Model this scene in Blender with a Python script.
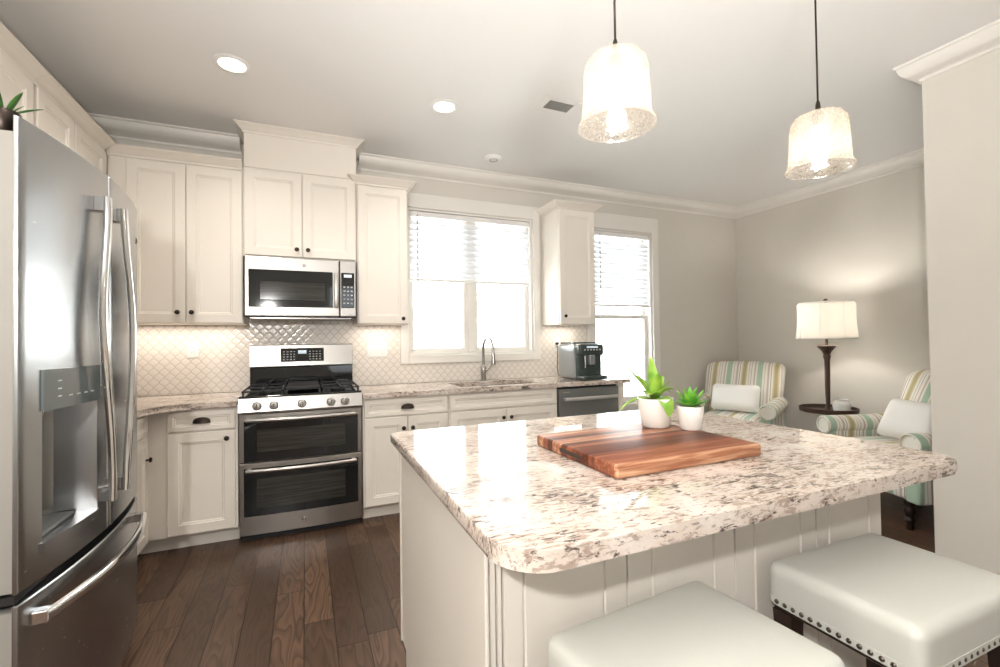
import bpy, bmesh, math, random
from mathutils import Vector, Matrix
PI = math.pi
S = bpy.context.scene
COL = S.collection
for o in list(bpy.data.objects):
    bpy.data.objects.remove(o, do_unlink=True)

# ------------------------------------------------------------------ camera
CAM, YAW, PITCH, ROLL = Vector((.3964, -3.9695, 1.2762)), -.4053, .0156, -.0134
fw = Vector((-math.sin(YAW) * math.cos(PITCH), math.cos(YAW) * math.cos(PITCH), math.sin(PITCH)))
rt = Vector((math.cos(YAW), math.sin(YAW), 0)); up = rt.cross(fw)
rt2 = math.cos(ROLL) * rt + math.sin(ROLL) * up
up2 = -math.sin(ROLL) * rt + math.cos(ROLL) * up
cd = bpy.data.cameras.new('camera'); cam = bpy.data.objects.new('camera', cd); COL.objects.link(cam)
cd.sensor_width = 36; cd.lens = 454.2295 / 1000 * 36; cd.clip_start = .02
cam.matrix_world = Matrix((rt2, up2, -fw)).transposed().to_4x4()
cam.location = CAM
S.camera = cam
# ------------------------------------------------------------------ view, world, lights
S.view_settings.view_transform = 'Standard'
S.view_settings.look = 'None'
S.view_settings.gamma = 1
S.view_settings.use_curve_mapping = False
S.view_settings.exposure = 0.45
W = bpy.data.worlds.new('world'); S.world = W; W.use_nodes = True
W.node_tree.nodes['Background'].inputs[0].default_value = (.90, .96, 1.0, 1)
W.node_tree.nodes['Background'].inputs[1].default_value = 2.4


def light(name, kind, loc, power, color=(1, 1, 1), rot=(0, 0, 0), **kw):
    d = bpy.data.lights.new(name, kind); d.energy = power; d.color = color
    for k, v in kw.items(): setattr(d, k, v)
    o = bpy.data.objects.new(name, d); COL.objects.link(o); o.location = loc; o.rotation_euler = rot
    return o


WARM = (1, .90, .78)
light('flash_light', 'POINT', (-.09, -4.27, 1.79), 96, (1, .98, .95), shadow_soft_size=.045)
light('added_ceiling_fill', 'SPOT', (.70, -4.35, 1.4), 195, (1, .985, .96), Vector((.75, 1.5, 1.43)).to_track_quat('-Z', 'Y').to_euler(), spot_size=1.75, spot_blend=1., shadow_soft_size=.15)  # added fill spot aimed at the ceiling to brighten the kitchen
light('added_rear_fill', 'SPOT', (.9, -4.9, 1.4), 22, (1, .985, .96), (math.radians(176), 0, 0), spot_size=2.0, spot_blend=1., shadow_soft_size=.15)  # second added fill, thrown upward behind the camera to lift the foreground
light('sun', 'SUN', (0, -10, 10), 34.0, (1, .96, .9), (math.radians(29), 0, math.radians(-14)), angle=.01)
for nm, x, y, sx, sy, rot in (('portal_sink_window', 1.85, .16, 1.2, 1.3, (-PI / 2, 0, 0)),
                              ('portal_nook_window', 3.56, .16, .78, 1.86, (-PI / 2, 0, 0)),
                              ('portal_unseen_living_opening', 1.25, -7.39, .7, 1.8, (PI / 2, 0, 0))):  # last one serves the unseen rear opening, sized for its light
    l = light(nm, 'AREA', (x, y, 1.6 if 'liv' in nm else (1.81 if 'sink' in nm else 1.51)), 1, rot=rot, shape='RECTANGLE', size=sx, size_y=sy)
    l.data.cycles.is_portal = True
for nm, x, y, w, e in (('under_cabinet_light_corner', -.42, -.14, .7, 1.8), ('under_cabinet_light_narrow', .96, -.14, .3, .85),
                       ('under_cabinet_light_window', 2.75, -.14, .3, .85)):
    light(nm, 'AREA', (x, y, 1.412), e, WARM, shape='RECTANGLE', size=w, size_y=.03)
for i, (x, y) in enumerate(((.033, -1.095), (1.252, -1.09), (.033, -3.0))):
    light('downlight_beam', 'SPOT', (x, y, 2.80), 26, (1, .93, .85), spot_size=2.5, spot_blend=.8, shadow_soft_size=.07)

# ------------------------------------------------------------------ node helpers
def new_mat(name):
    m = bpy.data.materials.new(name); m.use_nodes = True
    nt = m.node_tree
    return m, nt, nt.nodes['Principled BSDF']


def N(nt, typ, inp=None, **props):
    n = nt.nodes.new(typ)
    for k, v in props.items(): setattr(n, k, v)
    for k, v in (inp or {}).items():
        if isinstance(v, bpy.types.NodeSocket): nt.links.new(v, n.inputs[k])
        else: n.inputs[k].default_value = v
    return n


def M(nt, op, a, b=0., c=None):
    d = {0: a, 1: b}
    if c is not None: d[2] = c
    return N(nt, 'ShaderNodeMath', d, operation=op).outputs[0]


def ramp(nt, fac, stops, interp='LINEAR'):
    r = N(nt, 'ShaderNodeValToRGB', {0: fac}); cr = r.color_ramp; cr.interpolation = interp
    while len(cr.elements) < len(stops): cr.elements.new(.5)
    for e, (p, c) in zip(cr.elements, stops):
        e.position = p; e.color = (*c, 1) if len(c) == 3 else c
    return r.outputs[0]


def mixc(nt, fac, a, b, blend='MIX'):
    n = N(nt, 'ShaderNodeMix', data_type='RGBA', blend_type=blend)
    for k, v in ((0, fac), (6, a), (7, b)):
        if isinstance(v, bpy.types.NodeSocket): nt.links.new(v, n.inputs[k])
        else: n.inputs[k].default_value = (*v, 1) if isinstance(v, tuple) and len(v) == 3 else v
    return n.outputs[2]


def bump(nt, bsdf, h, strength=.2, dist=.002):
    b = N(nt, 'ShaderNodeBump', {'Height': h, 'Strength': strength, 'Distance': dist})
    nt.links.new(b.outputs[0], bsdf.inputs['Normal'])


def objco(nt): return N(nt, 'ShaderNodeTexCoord').outputs['Object']


def mapped(nt, scale=(1, 1, 1), rot=(0, 0, 0)):
    return N(nt, 'ShaderNodeMapping', {0: objco(nt), 'Scale': scale, 'Rotation': rot}).outputs[0]


def plain(name, col, rough=.5, metal=0., noise=0., nscale=8., bumpy=0., bscale=60., coat=0., spec=.5, sheen=0.):
    m, nt, b = new_mat(name)
    b.inputs['Base Color'].default_value = (*col, 1); b.inputs['Roughness'].default_value = rough
    b.inputs['Metallic'].default_value = metal; b.inputs['Coat Weight'].default_value = coat
    b.inputs['Specular IOR Level'].default_value = spec
    if sheen: b.inputs['Sheen Weight'].default_value = sheen
    co = objco(nt)
    n = N(nt, 'ShaderNodeTexNoise', {'Vector': co, 'Scale': nscale, 'Detail': 3.})
    if noise:
        c = mixc(nt, n.outputs[0], tuple(x * (1 - noise) for x in col), tuple(min(1, x * (1 + noise)) for x in col))
        nt.links.new(c, b.inputs['Base Color'])
    if bumpy:
        n2 = N(nt, 'ShaderNodeTexNoise', {'Vector': co, 'Scale': bscale, 'Detail': 2.})
        bump(nt, b, n2.outputs[0], bumpy)
    return m


def emit(name, col, s):
    m, nt, b = new_mat(name)
    b.inputs['Base Color'].default_value = (*col, 1)
    b.inputs['Emission Color'].default_value = (*col, 1); b.inputs['Emission Strength'].default_value = s
    return m


MAT = {}
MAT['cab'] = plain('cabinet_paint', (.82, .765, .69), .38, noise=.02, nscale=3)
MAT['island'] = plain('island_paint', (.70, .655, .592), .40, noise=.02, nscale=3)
MAT['trim'] = plain('trim_paint', (.82, .79, .74), .4)
MAT['wall'] = plain('greige_wall_paint', (.68, .645, .585), .75, noise=.02, bumpy=.03, bscale=150)
MAT['ceil'] = plain('ceiling_paint', (.86, .85, .83), .85, bumpy=.02, bscale=200)
MAT['white'] = plain('white_plastic', (.85, .84, .82), .35)
MAT['bronze'] = plain('oiled_bronze', (.035, .025, .02), .35, .8)
MAT['dark'] = plain('dark_rubber', (.012, .012, .013), .5)
MAT['black'] = plain('black_gloss', (.010, .012, .013), .06, coat=.3)
MAT['iron'] = plain('cast_iron', (.02, .02, .021), .55, bumpy=.2, bscale=200)
MAT['leather'] = plain('pale_leather', (.555, .558, .515), .40, noise=.03, nscale=5, bumpy=.08, bscale=260)
MAT['wood_dark'] = plain('espresso_wood', (.028, .016, .012), .3, noise=.3, nscale=20)
MAT['lampmetal'] = plain('brown_lamp_metal', (.075, .042, .03), .4, .4, noise=.2)
MAT['ceramic'] = plain('white_ceramic', (.86, .83, .79), .22, bumpy=.03, bscale=40)
MAT['ceramic2'] = plain('grey_white_ceramic', (.74, .73, .70), .4)
MAT['soil'] = plain('potting_soil', (.10, .065, .045), .9, noise=.5, nscale=90, bumpy=.8, bscale=140)
MAT['moss'] = plain('dried_moss', (.42, .36, .30), .9, noise=.5, nscale=120, bumpy=.9, bscale=180)
MAT['cloth'] = plain('white_cushion_cloth', (.86, .84, .81), .9, bumpy=.15, bscale=300)
MAT['chrome'] = plain('polished_chrome', (.80, .81, .82), .09, 1.)
MAT['nickel'] = plain('brushed_nickel', (.42, .40, .38), .25, 1.)
MAT['slate'] = plain('slate_stainless', (.26, .27, .265), .38, .75)
MAT['coffee_grey'] = plain('metallic_grey_plastic', (.36, .38, .38), .28, .55)
MAT['coffee_dark'] = plain('dark_green_black_plastic', (.045, .062, .058), .2, coat=.2)
MAT['grille'] = plain('vent_grey', (.34, .34, .32), .6)
MAT['sidingw'] = plain('white_siding', (.86, .88, .9), .7)
MAT['trimgrey'] = plain('grey_outdoor_trim', (.10, .105, .11), .6)
MAT['roof'] = plain('pale_roof', (.55, .56, .57), .8)
MAT['keys'] = plain('pale_key_marks', (.45, .46, .46), .5)
MAT['wand'] = plain('grey_wand', (.30, .30, .30), .4)
MAT['satin'] = plain('satin_steel', (.62, .61, .59), .5, .55)
MAT['panel_grey'] = plain('grey_gloss_panel', (.13, .15, .15), .12, coat=.3)
MAT['lcd'] = emit('pale_display', (.55, .65, .7), .5)
MAT['bulb'] = emit('glowing_bulb', (1, .90, .74), 6)
MAT['diffuser'] = emit('glowing_diffuser', (1, .93, .78), 5)


def steel(name, col, rough, axis, amt=.12):
    m, nt, b = new_mat(name)
    sc = [260, 260, 260]; sc[axis] = 2
    n = N(nt, 'ShaderNodeTexNoise', {'Vector': mapped(nt, tuple(sc)), 'Scale': 1., 'Detail': 3.})
    nt.links.new(mixc(nt, n.outputs[0], tuple(c * .97 for c in col), tuple(min(1, c * 1.03) for c in col)), b.inputs['Base Color'])
    b.inputs['Metallic'].default_value = 1.
    nt.links.new(M(nt, 'MULTIPLY_ADD', n.outputs[0], amt * .5, rough - amt / 4), b.inputs['Roughness'])
    bump(nt, b, n.outputs[0], .012, .001)
    return m


MAT['steel'] = steel('stainless_steel', (.42, .40, .375), .33, 0)
MAT['fridge'] = steel('fridge_stainless', (.41, .415, .42), .26, 1)
MAT['fridge_side'] = plain('fridge_side_grey', (.33, .315, .29), .45, .3)


def m_granite():
    m, nt, b = new_mat('granite')
    co = objco(nt)
    st = mapped(nt, (.42, 1.35, 1.), (0, 0, .28))
    nz = lambda v, sc, d=4., r=.6, q=0.: N(nt, 'ShaderNodeTexNoise', {'Vector': v, 'Scale': sc, 'Detail': d, 'Roughness': r, 'Distortion': q}).outputs[0]
    lo, mid, hi, big = nz(co, 7.), nz(st, 78., 5., .62, .5), nz(st, 170., 3.), nz(st, 44., 5., .66, 1.1)
    c = ramp(nt, lo, [(.34, (.665, .59, .525)), (.5, (.64, .55, .48)), (.66, (.72, .67, .62))])
    c = mixc(nt, ramp(nt, hi, [(.33, (.75, .75, .75)), (.47, (0, 0, 0))]), c, (.60, .50, .43))
    f1 = M(nt, 'ADD', M(nt, 'MULTIPLY', mid, .8), M(nt, 'MULTIPLY', lo, .35))
    c = mixc(nt, ramp(nt, f1, [(.500, (.92, .92, .92)), (.565, (0, 0, 0))]), c, (.37, .285, .235))
    f2 = M(nt, 'ADD', M(nt, 'MULTIPLY', big, .75), M(nt, 'ADD', M(nt, 'MULTIPLY', hi, .25), M(nt, 'MULTIPLY', lo, .30)))
    c = mixc(nt, ramp(nt, f2, [(.540, (1, 1, 1)), (.600, (0, 0, 0))]), c, (.105, .08, .072))
    c = mixc(nt, ramp(nt, big, [(.60, (0, 0, 0)), (.74, (.7, .7, .7))]), c, (.50, .455, .43))
    nt.links.new(c, b.inputs['Base Color'])
    b.inputs['Roughness'].default_value = .055; b.inputs['Specular IOR Level'].default_value = .6
    return m


MAT['granite'] = m_granite()


def m_floor():
    m, nt, b = new_mat('oak_floor')
    w = .128
    s = N(nt, 'ShaderNodeSeparateXYZ', {0: objco(nt)})
    u = M(nt, 'DIVIDE', s.outputs[0], w); col = M(nt, 'FLOOR', u); fu = M(nt, 'FRACT', u)
    rnd = N(nt, 'ShaderNodeTexWhiteNoise', {'W': col}, noise_dimensions='1D').outputs[0]
    vv = M(nt, 'ADD', M(nt, 'DIVIDE', s.outputs[1], .95), M(nt, 'MULTIPLY', rnd, 7.3))
    row = M(nt, 'FLOOR', vv); fv = M(nt, 'FRACT', vv)
    cb = N(nt, 'ShaderNodeCombineXYZ', {0: col, 1: row, 2: 0.})
    pr = N(nt, 'ShaderNodeTexWhiteNoise', {'Vector': cb.outputs[0]}, noise_dimensions='3D').outputs[0]
    off = N(nt, 'ShaderNodeVectorMath', {0: N(nt, 'ShaderNodeMapping', {0: objco(nt), 'Scale': (7., 1.1, 1)}).outputs[0],
                                         1: N(nt, 'ShaderNodeCombineXYZ', {0: M(nt, 'MULTIPLY', pr, 41.), 1: M(nt, 'MULTIPLY', pr, 23.), 2: M(nt, 'MULTIPLY', pr, 9.)}).outputs[0]}, operation='ADD').outputs[0]
    big = N(nt, 'ShaderNodeTexNoise', {'Vector': off, 'Scale': 1.1, 'Detail': 2.})
    rings = M(nt, 'FRACT', M(nt, 'MULTIPLY', big.outputs[0], 16.))
    fine = N(nt, 'ShaderNodeTexNoise', {'Vector': N(nt, 'ShaderNodeMapping', {0: objco(nt), 'Scale': (160., 5., 1)}).outputs[0], 'Scale': 1., 'Detail': 4.})
    base = ramp(nt, pr, [(0., (.062, .033, .020)), (.5, (.115, .063, .038)), (1., (.18, .103, .062))])
    c = mixc(nt, ramp(nt, rings, [(0., (.95, .95, .95)), (.30, (.05, .05, .05)), (1., (.60, .60, .60))]), base, (.020, .011, .008))
    c = mixc(nt, M(nt, 'MULTIPLY', fine.outputs[0], .35), c, (.16, .10, .065))
    e = M(nt, 'MINIMUM', M(nt, 'MULTIPLY', M(nt, 'MINIMUM', fu, M(nt, 'SUBTRACT', 1., fu)), w), M(nt, 'MULTIPLY', M(nt, 'MINIMUM', fv, M(nt, 'SUBTRACT', 1., fv)), .95))
    gap = N(nt, 'ShaderNodeMapRange', {0: e, 1: .0008, 2: .003}).outputs[0]
    c = mixc(nt, gap, (.008, .005, .004), c)
    nt.links.new(c, b.inputs['Base Color'])
    nt.links.new(M(nt, 'MULTIPLY_ADD', fine.outputs[0], .18, .27), b.inputs['Roughness']); b.inputs['Specular IOR Level'].default_value = .32
    bump(nt, b, M(nt, 'MULTIPLY_ADD', fine.outputs[0], .15, gap), .3, .001)
    return m


MAT['floor'] = m_floor()


def m_tile():
    m, nt, b = new_mat('lantern_tile')
    s = N(nt, 'ShaderNodeSeparateXYZ', {0: objco(nt)})
    a = M(nt, 'DIVIDE', M(nt, 'ADD', s.outputs[0], s.outputs[1]), .064); z = M(nt, 'DIVIDE', s.outputs[2], .072)
    u0 = M(nt, 'ADD', a, z); v0 = M(nt, 'SUBTRACT', a, z)
    u = M(nt, 'MULTIPLY_ADD', M(nt, 'SINE', M(nt, 'MULTIPLY', v0, 2 * PI)), .045, u0)
    v = M(nt, 'MULTIPLY_ADD', M(nt, 'SINE', M(nt, 'MULTIPLY', u0, 2 * PI)), .045, v0)
    d = []
    for q in (u, v):
        f = M(nt, 'FRACT', q); d.append(M(nt, 'MINIMUM', f, M(nt, 'SUBTRACT', 1., f)))
    e = M(nt, 'MINIMUM', d[0], d[1])
    g = N(nt, 'ShaderNodeMapRange', {0: e, 1: .03, 2: .075}).outputs[0]
    h = N(nt, 'ShaderNodeMapRange', {0: e, 1: .03, 2: .26}, interpolation_type='SMOOTHSTEP').outputs[0]
    nt.links.new(mixc(nt, g, (.56, .50, .44), (.80, .75, .69)), b.inputs['Base Color'])
    nt.links.new(N(nt, 'ShaderNodeMapRange', {0: g, 3: .7, 4: .16}).outputs[0], b.inputs['Roughness'])
    bump(nt, b, h, .18, .003)
    return m


MAT['tile'] = m_tile()


def m_board():
    m, nt, b = new_mat('acacia_strips')
    s = N(nt, 'ShaderNodeSeparateXYZ', {0: objco(nt)})
    wv = N(nt, 'ShaderNodeTexNoise', {'Vector': mapped(nt, (2, 9, 9)), 'Scale': 2.5, 'Detail': 2.})
    y = M(nt, 'DIVIDE', M(nt, 'ADD', s.outputs[1], M(nt, 'MULTIPLY', wv.outputs[0], .005)), .0285)
    strip = M(nt, 'FLOOR', y); f = M(nt, 'FRACT', y)
    pr = N(nt, 'ShaderNodeTexWhiteNoise', {'W': strip}, noise_dimensions='1D').outputs[0]
    gr = N(nt, 'ShaderNodeTexNoise', {'Vector': mapped(nt, (3.5, 55, 55)), 'Scale': 1.6, 'Detail': 5., 'Distortion': .6})
    k = M(nt, 'ADD', M(nt, 'MULTIPLY', pr, .62), M(nt, 'MULTIPLY_ADD', gr.outputs[0], .7, -.15))
    c = ramp(nt, k, [(.20, (.07, .021, .012)), (.38, (.185, .055, .027)), (.56, (.275, .090, .045)), (.72, (.38, .16, .085)), (.88, (.64, .39, .24))])
    e = M(nt, 'MINIMUM', f, M(nt, 'SUBTRACT', 1., f))
    c = mixc(nt, N(nt, 'ShaderNodeMapRange', {0: e, 1: .0, 2: .05}).outputs[0], (.11, .04, .02), c)
    nt.links.new(c, b.inputs['Base Color']); b.inputs['Roughness'].default_value = .40; b.inputs['Specular IOR Level'].default_value = .25
    return m


MAT['board'] = m_board()


def m_stripes(name, axis, shift=0.):
    m, nt, b = new_mat(name)
    s = N(nt, 'ShaderNodeSeparateXYZ', {0: objco(nt)})
    x = s.outputs[axis]
    f = M(nt, 'FRACT', M(nt, 'ADD', M(nt, 'DIVIDE', x, .300), 10. + shift))
    cr, ol, gr, mv, tn, dk = (.82, .79, .71), (.44, .38, .20), (.40, .53, .41), (.55, .47, .42), (.62, .53, .37), (.22, .18, .15)
    st = [(0., gr), (.13, cr), (.19, mv), (.21, cr), (.28, mv), (.34, cr), (.39, dk), (.405, cr), (.46, tn), (.50, ol), (.60, tn), (.64, cr), (.69, mv), (.71, cr), (.77, dk), (.785, cr), (.86, mv), (.91, cr), (.96, gr)]
    c = ramp(nt, f, st, 'CONSTANT')
    nz = N(nt, 'ShaderNodeTexNoise', {'Vector': objco(nt), 'Scale': 260., 'Detail': 2.})
    c = mixc(nt, .18, c, N(nt, 'ShaderNodeMix', {6: c, 7: nz.outputs['Color']}, data_type='RGBA', blend_type='MULTIPLY').outputs[2])
    nt.links.new(c, b.inputs['Base Color']); b.inputs['Roughness'].default_value = .8
    b.inputs['Sheen Weight'].default_value = .15
    bump(nt, b, nz.outputs[0], .15)
    return m


MAT['stripe_x'] = m_stripes('striped_upholstery', 0, .47)
MAT['stripe_y'] = m_stripes('striped_arm_upholstery', 1, .2)


def m_shader_mix(name, parts):
    """parts: list of (node type, inputs, weight) blended in turn"""
    m, nt, b = new_mat(name); out = nt.nodes['Material Output']
    cur = N(nt, parts[0][0], parts[0][1]).outputs[0]
    for t, inp, fac in parts[1:]:
        mx = N(nt, 'ShaderNodeMixShader', {0: fac, 1: cur, 2: N(nt, t, inp).outputs[0]}); cur = mx.outputs[0]
    nt.links.new(cur, out.inputs[0]); nt.nodes.remove(b)
    return m, nt


m, nt = m_shader_mix('window_glass', [('ShaderNodeBsdfTransparent', {0: (.97, .99, 1, 1)}, 0), ('ShaderNodeBsdfGlossy', {0: (1, 1, 1, 1), 1: .02}, .07)])
MAT['glass'] = m
m, nt = m_shader_mix('blind_slat', [('ShaderNodeBsdfDiffuse', {0: (.90, .91, .92, 1)}, 0), ('ShaderNodeBsdfTranslucent', {0: (.9, .93, .96, 1)}, .25)])
MAT['slat'] = m
m, nt = m_shader_mix('lamp_shade_linen', [('ShaderNodeBsdfDiffuse', {0: (.80, .74, .65, 1)}, 0), ('ShaderNodeBsdfTranslucent', {0: (.84, .82, .79, 1)}, .42)])
MAT['linen'] = m
m, nt = m_shader_mix('seeded_glass', [('ShaderNodeBsdfTransparent', {0: (1, .97, .93, 1)}, 0), ('ShaderNodeBsdfTranslucent', {0: (.95, .90, .85, 1)}, .42), ('ShaderNodeBsdfGlossy', {0: (1, 1, 1, 1), 1: .08}, .10)])
MAT['seeded'] = m
mx = [n for n in nt.nodes if n.bl_idname == 'ShaderNodeMixShader'][0]
vor = N(nt, 'ShaderNodeTexVoronoi', {'Vector': objco(nt), 'Scale': 95.})
nt.links.new(N(nt, 'ShaderNodeMapRange', {0: vor.outputs[0], 1: .1, 2: .7, 3: .33, 4: .15}).outputs[0], mx.inputs[0])


def m_leaf(name, c0, c1):
    m, nt, b = new_mat(name)
    n = N(nt, 'ShaderNodeTexNoise', {'Vector': objco(nt), 'Scale': 14., 'Detail': 2.})
    nt.links.new(ramp(nt, n.outputs[0], [(.35, c0), (.65, c1)]), b.inputs['Base Color'])
    b.inputs['Roughness'].default_value = .35; b.inputs['Transmission Weight'].default_value = 0.
    b.inputs['Subsurface Weight'].default_value = .15; b.inputs['Subsurface Radius'].default_value = (.01, .02, .005)
    return m


MAT['leaf'] = m_leaf('lime_leaf', (.16, .36, .035), (.42, .62, .09))
MAT['leaf2'] = m_leaf('bright_leaf', (.09, .34, .03), (.26, .58, .07))
MAT['leaf3'] = m_leaf('deep_leaf', (.03, .10, .02), (.07, .20, .04))

# ------------------------------------------------------------------ mesh helpers
WM = {}                                             # world matrices of the roots


class MB:
    def __init__(s): s.bm = bmesh.new()

    def face(s, vs):
        try: return s.bm.faces.new(vs)
        except ValueError: return None

    def box(s, x0, x1, y0, y1, z0, z1, bev=0, seg=2):
        vs = [s.bm.verts.new((x, y, z)) for x in (x0, x1) for y in (y0, y1) for z in (z0, z1)]
        fs = [s.face([vs[i] for i in q]) for q in ((0, 1, 3, 2), (4, 6, 7, 5), (0, 4, 5, 1), (2, 3, 7, 6), (0, 2, 6, 4), (1, 5, 7, 3))]
        if bev:
            es = list({e for f in fs for e in f.edges})
            bmesh.ops.bevel(s.bm, geom=es, offset=bev, segments=seg, affect='EDGES', profile=.5)
        return s

    def prism(s, poly, z0, z1, bev=0, M4=None):
        """polygon in XY extruded in Z, through matrix M4"""
        M4 = M4 or Matrix()
        a = [s.bm.verts.new(M4 @ Vector((x, y, z0))) for x, y in poly]
        b = [s.bm.verts.new(M4 @ Vector((x, y, z1))) for x, y in poly]
        n = len(poly); fs = [s.face(a[::-1]), s.face(b)]
        for i in range(n): s.face((a[i], a[(i + 1) % n], b[(i + 1) % n], b[i]))
        if bev:
            es = [e for f in fs for e in f.edges]
            bmesh.ops.bevel(s.bm, geom=es, offset=bev, segments=2, affect='EDGES', profile=.5)
        return s

    def loops(s, rings, closed=True, cap0=True, cap1=True):
        R = [[s.bm.verts.new(p) for p in r] for r in rings]; n = len(R[0])
        for a, b in zip(R, R[1:]):
            for i in range(n if closed else n - 1):
                s.face((a[i], a[(i + 1) % n], b[(i + 1) % n], b[i]))
        if cap0: s.face(R[0][::-1])
        if cap1: s.face(R[-1])
        return s

    def lathe(s, prof, c=(0, 0, 0), n=32, axis='Z', cap0=True, cap1=True, M4=None):
        c = Vector(c); rings = []
        for r, z in prof:
            ring = []
            for i in range(n):
                a = 2 * PI * i / n; p = Vector((r * math.cos(a), r * math.sin(a), z))
                if axis == 'Y': p = Vector((p.x, -p.z, p.y))       # axis points to -Y
                if axis == 'X': p = Vector((p.z, p.x, p.y))
                if M4: p = M4 @ p
                ring.append(c + p)
            rings.append(ring)
        return s.loops(rings, True, cap0, cap1)

    def tube(s, pts, r, n=10, flat=None, caps=True):
        pts = [Vector(p) for p in pts]; rings = []
        rr = r if isinstance(r, (list, tuple)) else [r] * len(pts)
        prev = None
        for i, p in enumerate(pts):
            t = (pts[min(i + 1, len(pts) - 1)] - pts[max(i - 1, 0)]).normalized()
            if prev is None:
                prev = t.orthogonal().normalized() if flat is None else (Vector(flat) - t * t.dot(Vector(flat))).normalized()
            else: prev = (prev - t * t.dot(prev)).normalized()
            q = t.cross(prev)
            ra, rb = rr[i] if isinstance(rr[i], (list, tuple)) else (rr[i], rr[i])
            rings.append([p + prev * ra * math.cos(2 * PI * k / n) + q * rb * math.sin(2 * PI * k / n) for k in range(n)])
        return s.loops(rings, True, caps, caps)

    def sweep(s, path, prof, closed=False):
        """profile (out, z) along a plan path; out is to the right of travel; mitred; prof z absolute"""
        P = [Vector(p) for p in path]; n = len(P); rings = []
        for i in range(n):
            dirs = []
            if i > 0 or closed: dirs.append((P[i] - P[i - 1]).normalized())
            if i < n - 1 or closed: dirs.append((P[(i + 1) % n] - P[i]).normalized())
            nr = [Vector((d.y, -d.x)) for d in dirs]
            mvec = nr[0] if len(nr) == 1 else (nr[0] + nr[1]) / max(.2, 1 + nr[0].dot(nr[1]))
            rings.append([Vector((P[i].x + mvec.x * o, P[i].y + mvec.y * o, z)) for o, z in prof])
        if closed: rings.append([v.copy() for v in rings[0]])
        return s.loops(rings, True, not closed, not closed)

    def rblock(s, c, h, r, fn=None, n=6, e=4):
        """rounded block: centre c, half sizes h, corner radius r, optional deform fn(unit p, pos)"""
        c = Vector(c); bm = s.bm
        def axis(H):
            a = [-H + r * (1 - math.cos(i * PI / 2 / e)) for i in range(e)]
            b = [-H + r + (2 * H - 2 * r) * i / n for i in range(n + 1)]
            return a + b + [-x for x in a[::-1]]
        A = [axis(h[0]), axis(h[1]), axis(h[2])]; cache = {}
        def vert(i, j, k):
            key = (i, j, k)
            if key not in cache:
                q = Vector((A[0][i], A[1][j], A[2][k]))
                inn = Vector([max(-(h[t] - r), min(h[t] - r, q[t])) for t in range(3)])
                d = q - inn
                if d.length > 1e-9: q = inn + d.normalized() * r
                if fn: q = Vector(fn((q.x / h[0], q.y / h[1], q.z / h[2]), q))
                cache[key] = bm.verts.new(c + q)
            return cache[key]
        L = [len(a) - 1 for a in A]
        for ax in range(3):
            u, v = (ax + 1) % 3, (ax + 2) % 3
            for side in (0, L[ax]):
                for i in range(L[u]):
                    for j in range(L[v]):
                        idx = []
                        for di, dj in ((0, 0), (1, 0), (1, 1), (0, 1)):
                            t = [0, 0, 0]; t[ax] = side; t[u] = i + di; t[v] = j + dj; idx.append(vert(*t))
                        s.face(idx if side else idx[::-1])
        return s

    def build(s, name, mat, parent=None, smooth=False, world=True, angle=35):
        bm = s.bm
        bmesh.ops.recalc_face_normals(bm, faces=bm.faces[:])
        if parent is not None and world: bm.transform(WM[parent].inverted())
        me = bpy.data.meshes.new(name); bm.to_mesh(me); bm.free()
        me.materials.append(MAT[mat] if isinstance(mat, str) else mat)
        if smooth:
            me.polygons.foreach_set('use_smooth', [True] * len(me.polygons))
            me.set_sharp_from_angle(angle=math.radians(angle))
            for p in me.polygons:
                if p.loop_total > 6: p.use_smooth = False       # large flat faces stay flat
        o = bpy.data.objects.new(name, me); COL.objects.link(o)
        if parent is not None:
            o.parent = parent; WM[o] = WM[parent]
        else: WM[o] = Matrix()
        return o


def tag(o, label=None, cat=None, group=None, kind=None):
    for k, v in (('label', label), ('category', cat), ('group', group), ('kind', kind)):
        if v: o[k] = v
    return o


def thing(name, label, cat, loc=(0, 0, 0), rz=0, group=None):
    o = bpy.data.objects.new(name, None); COL.objects.link(o); o.empty_display_size = .05
    o.location = loc; o.rotation_euler = (0, 0, rz)
    WM[o] = Matrix.Translation(loc) @ Matrix.Rotation(rz, 4, 'Z')
    return tag(o, label, cat, group)


def dup(root, loc, rz, label=None):
    r = root.copy(); COL.objects.link(r); r.location = loc; r.rotation_euler = (0, 0, rz)
    WM[r] = Matrix.Translation(loc) @ Matrix.Rotation(rz, 4, 'Z')
    if label: r['label'] = label
    for ch in list(root.children):
        c = ch.copy(); COL.objects.link(c); c.parent = r
        for g in list(ch.children):
            d = g.copy(); COL.objects.link(d); d.parent = c
    return r


def struct(name, mb, mat, parent=None, smooth=False, **k):
    o = mb.build(name, mat, parent, smooth, **k)
    if parent is None: o['kind'] = 'structure'
    return o


def arc(c, r, a0, a1, n):
    return [(c[0] + r * math.cos(a0 + (a1 - a0) * i / n), c[1] + r * math.sin(a0 + (a1 - a0) * i / n)) for i in range(n + 1)]


def text_mesh(txt, size, M4, name, mat, parent, depth=.0006):
    cu = bpy.data.curves.new('t', 'FONT'); cu.body = txt; cu.size = size; cu.extrude = depth; cu.align_x = 'CENTER'; cu.align_y = 'CENTER'
    ob = bpy.data.objects.new('t', cu); COL.objects.link(ob)
    me = bpy.data.meshes.new_from_object(ob.evaluated_get(bpy.context.evaluated_depsgraph_get()))
    mb = MB(); mb.bm.from_mesh(me); mb.bm.transform(M4)
    bpy.data.objects.remove(ob); bpy.data.curves.remove(cu); bpy.data.meshes.remove(me)
    return mb.build(name, mat, parent)


H = 2.832
XL, XR, XS, YREAR = -1.095, 5.27, 3.65, -7.4
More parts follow.
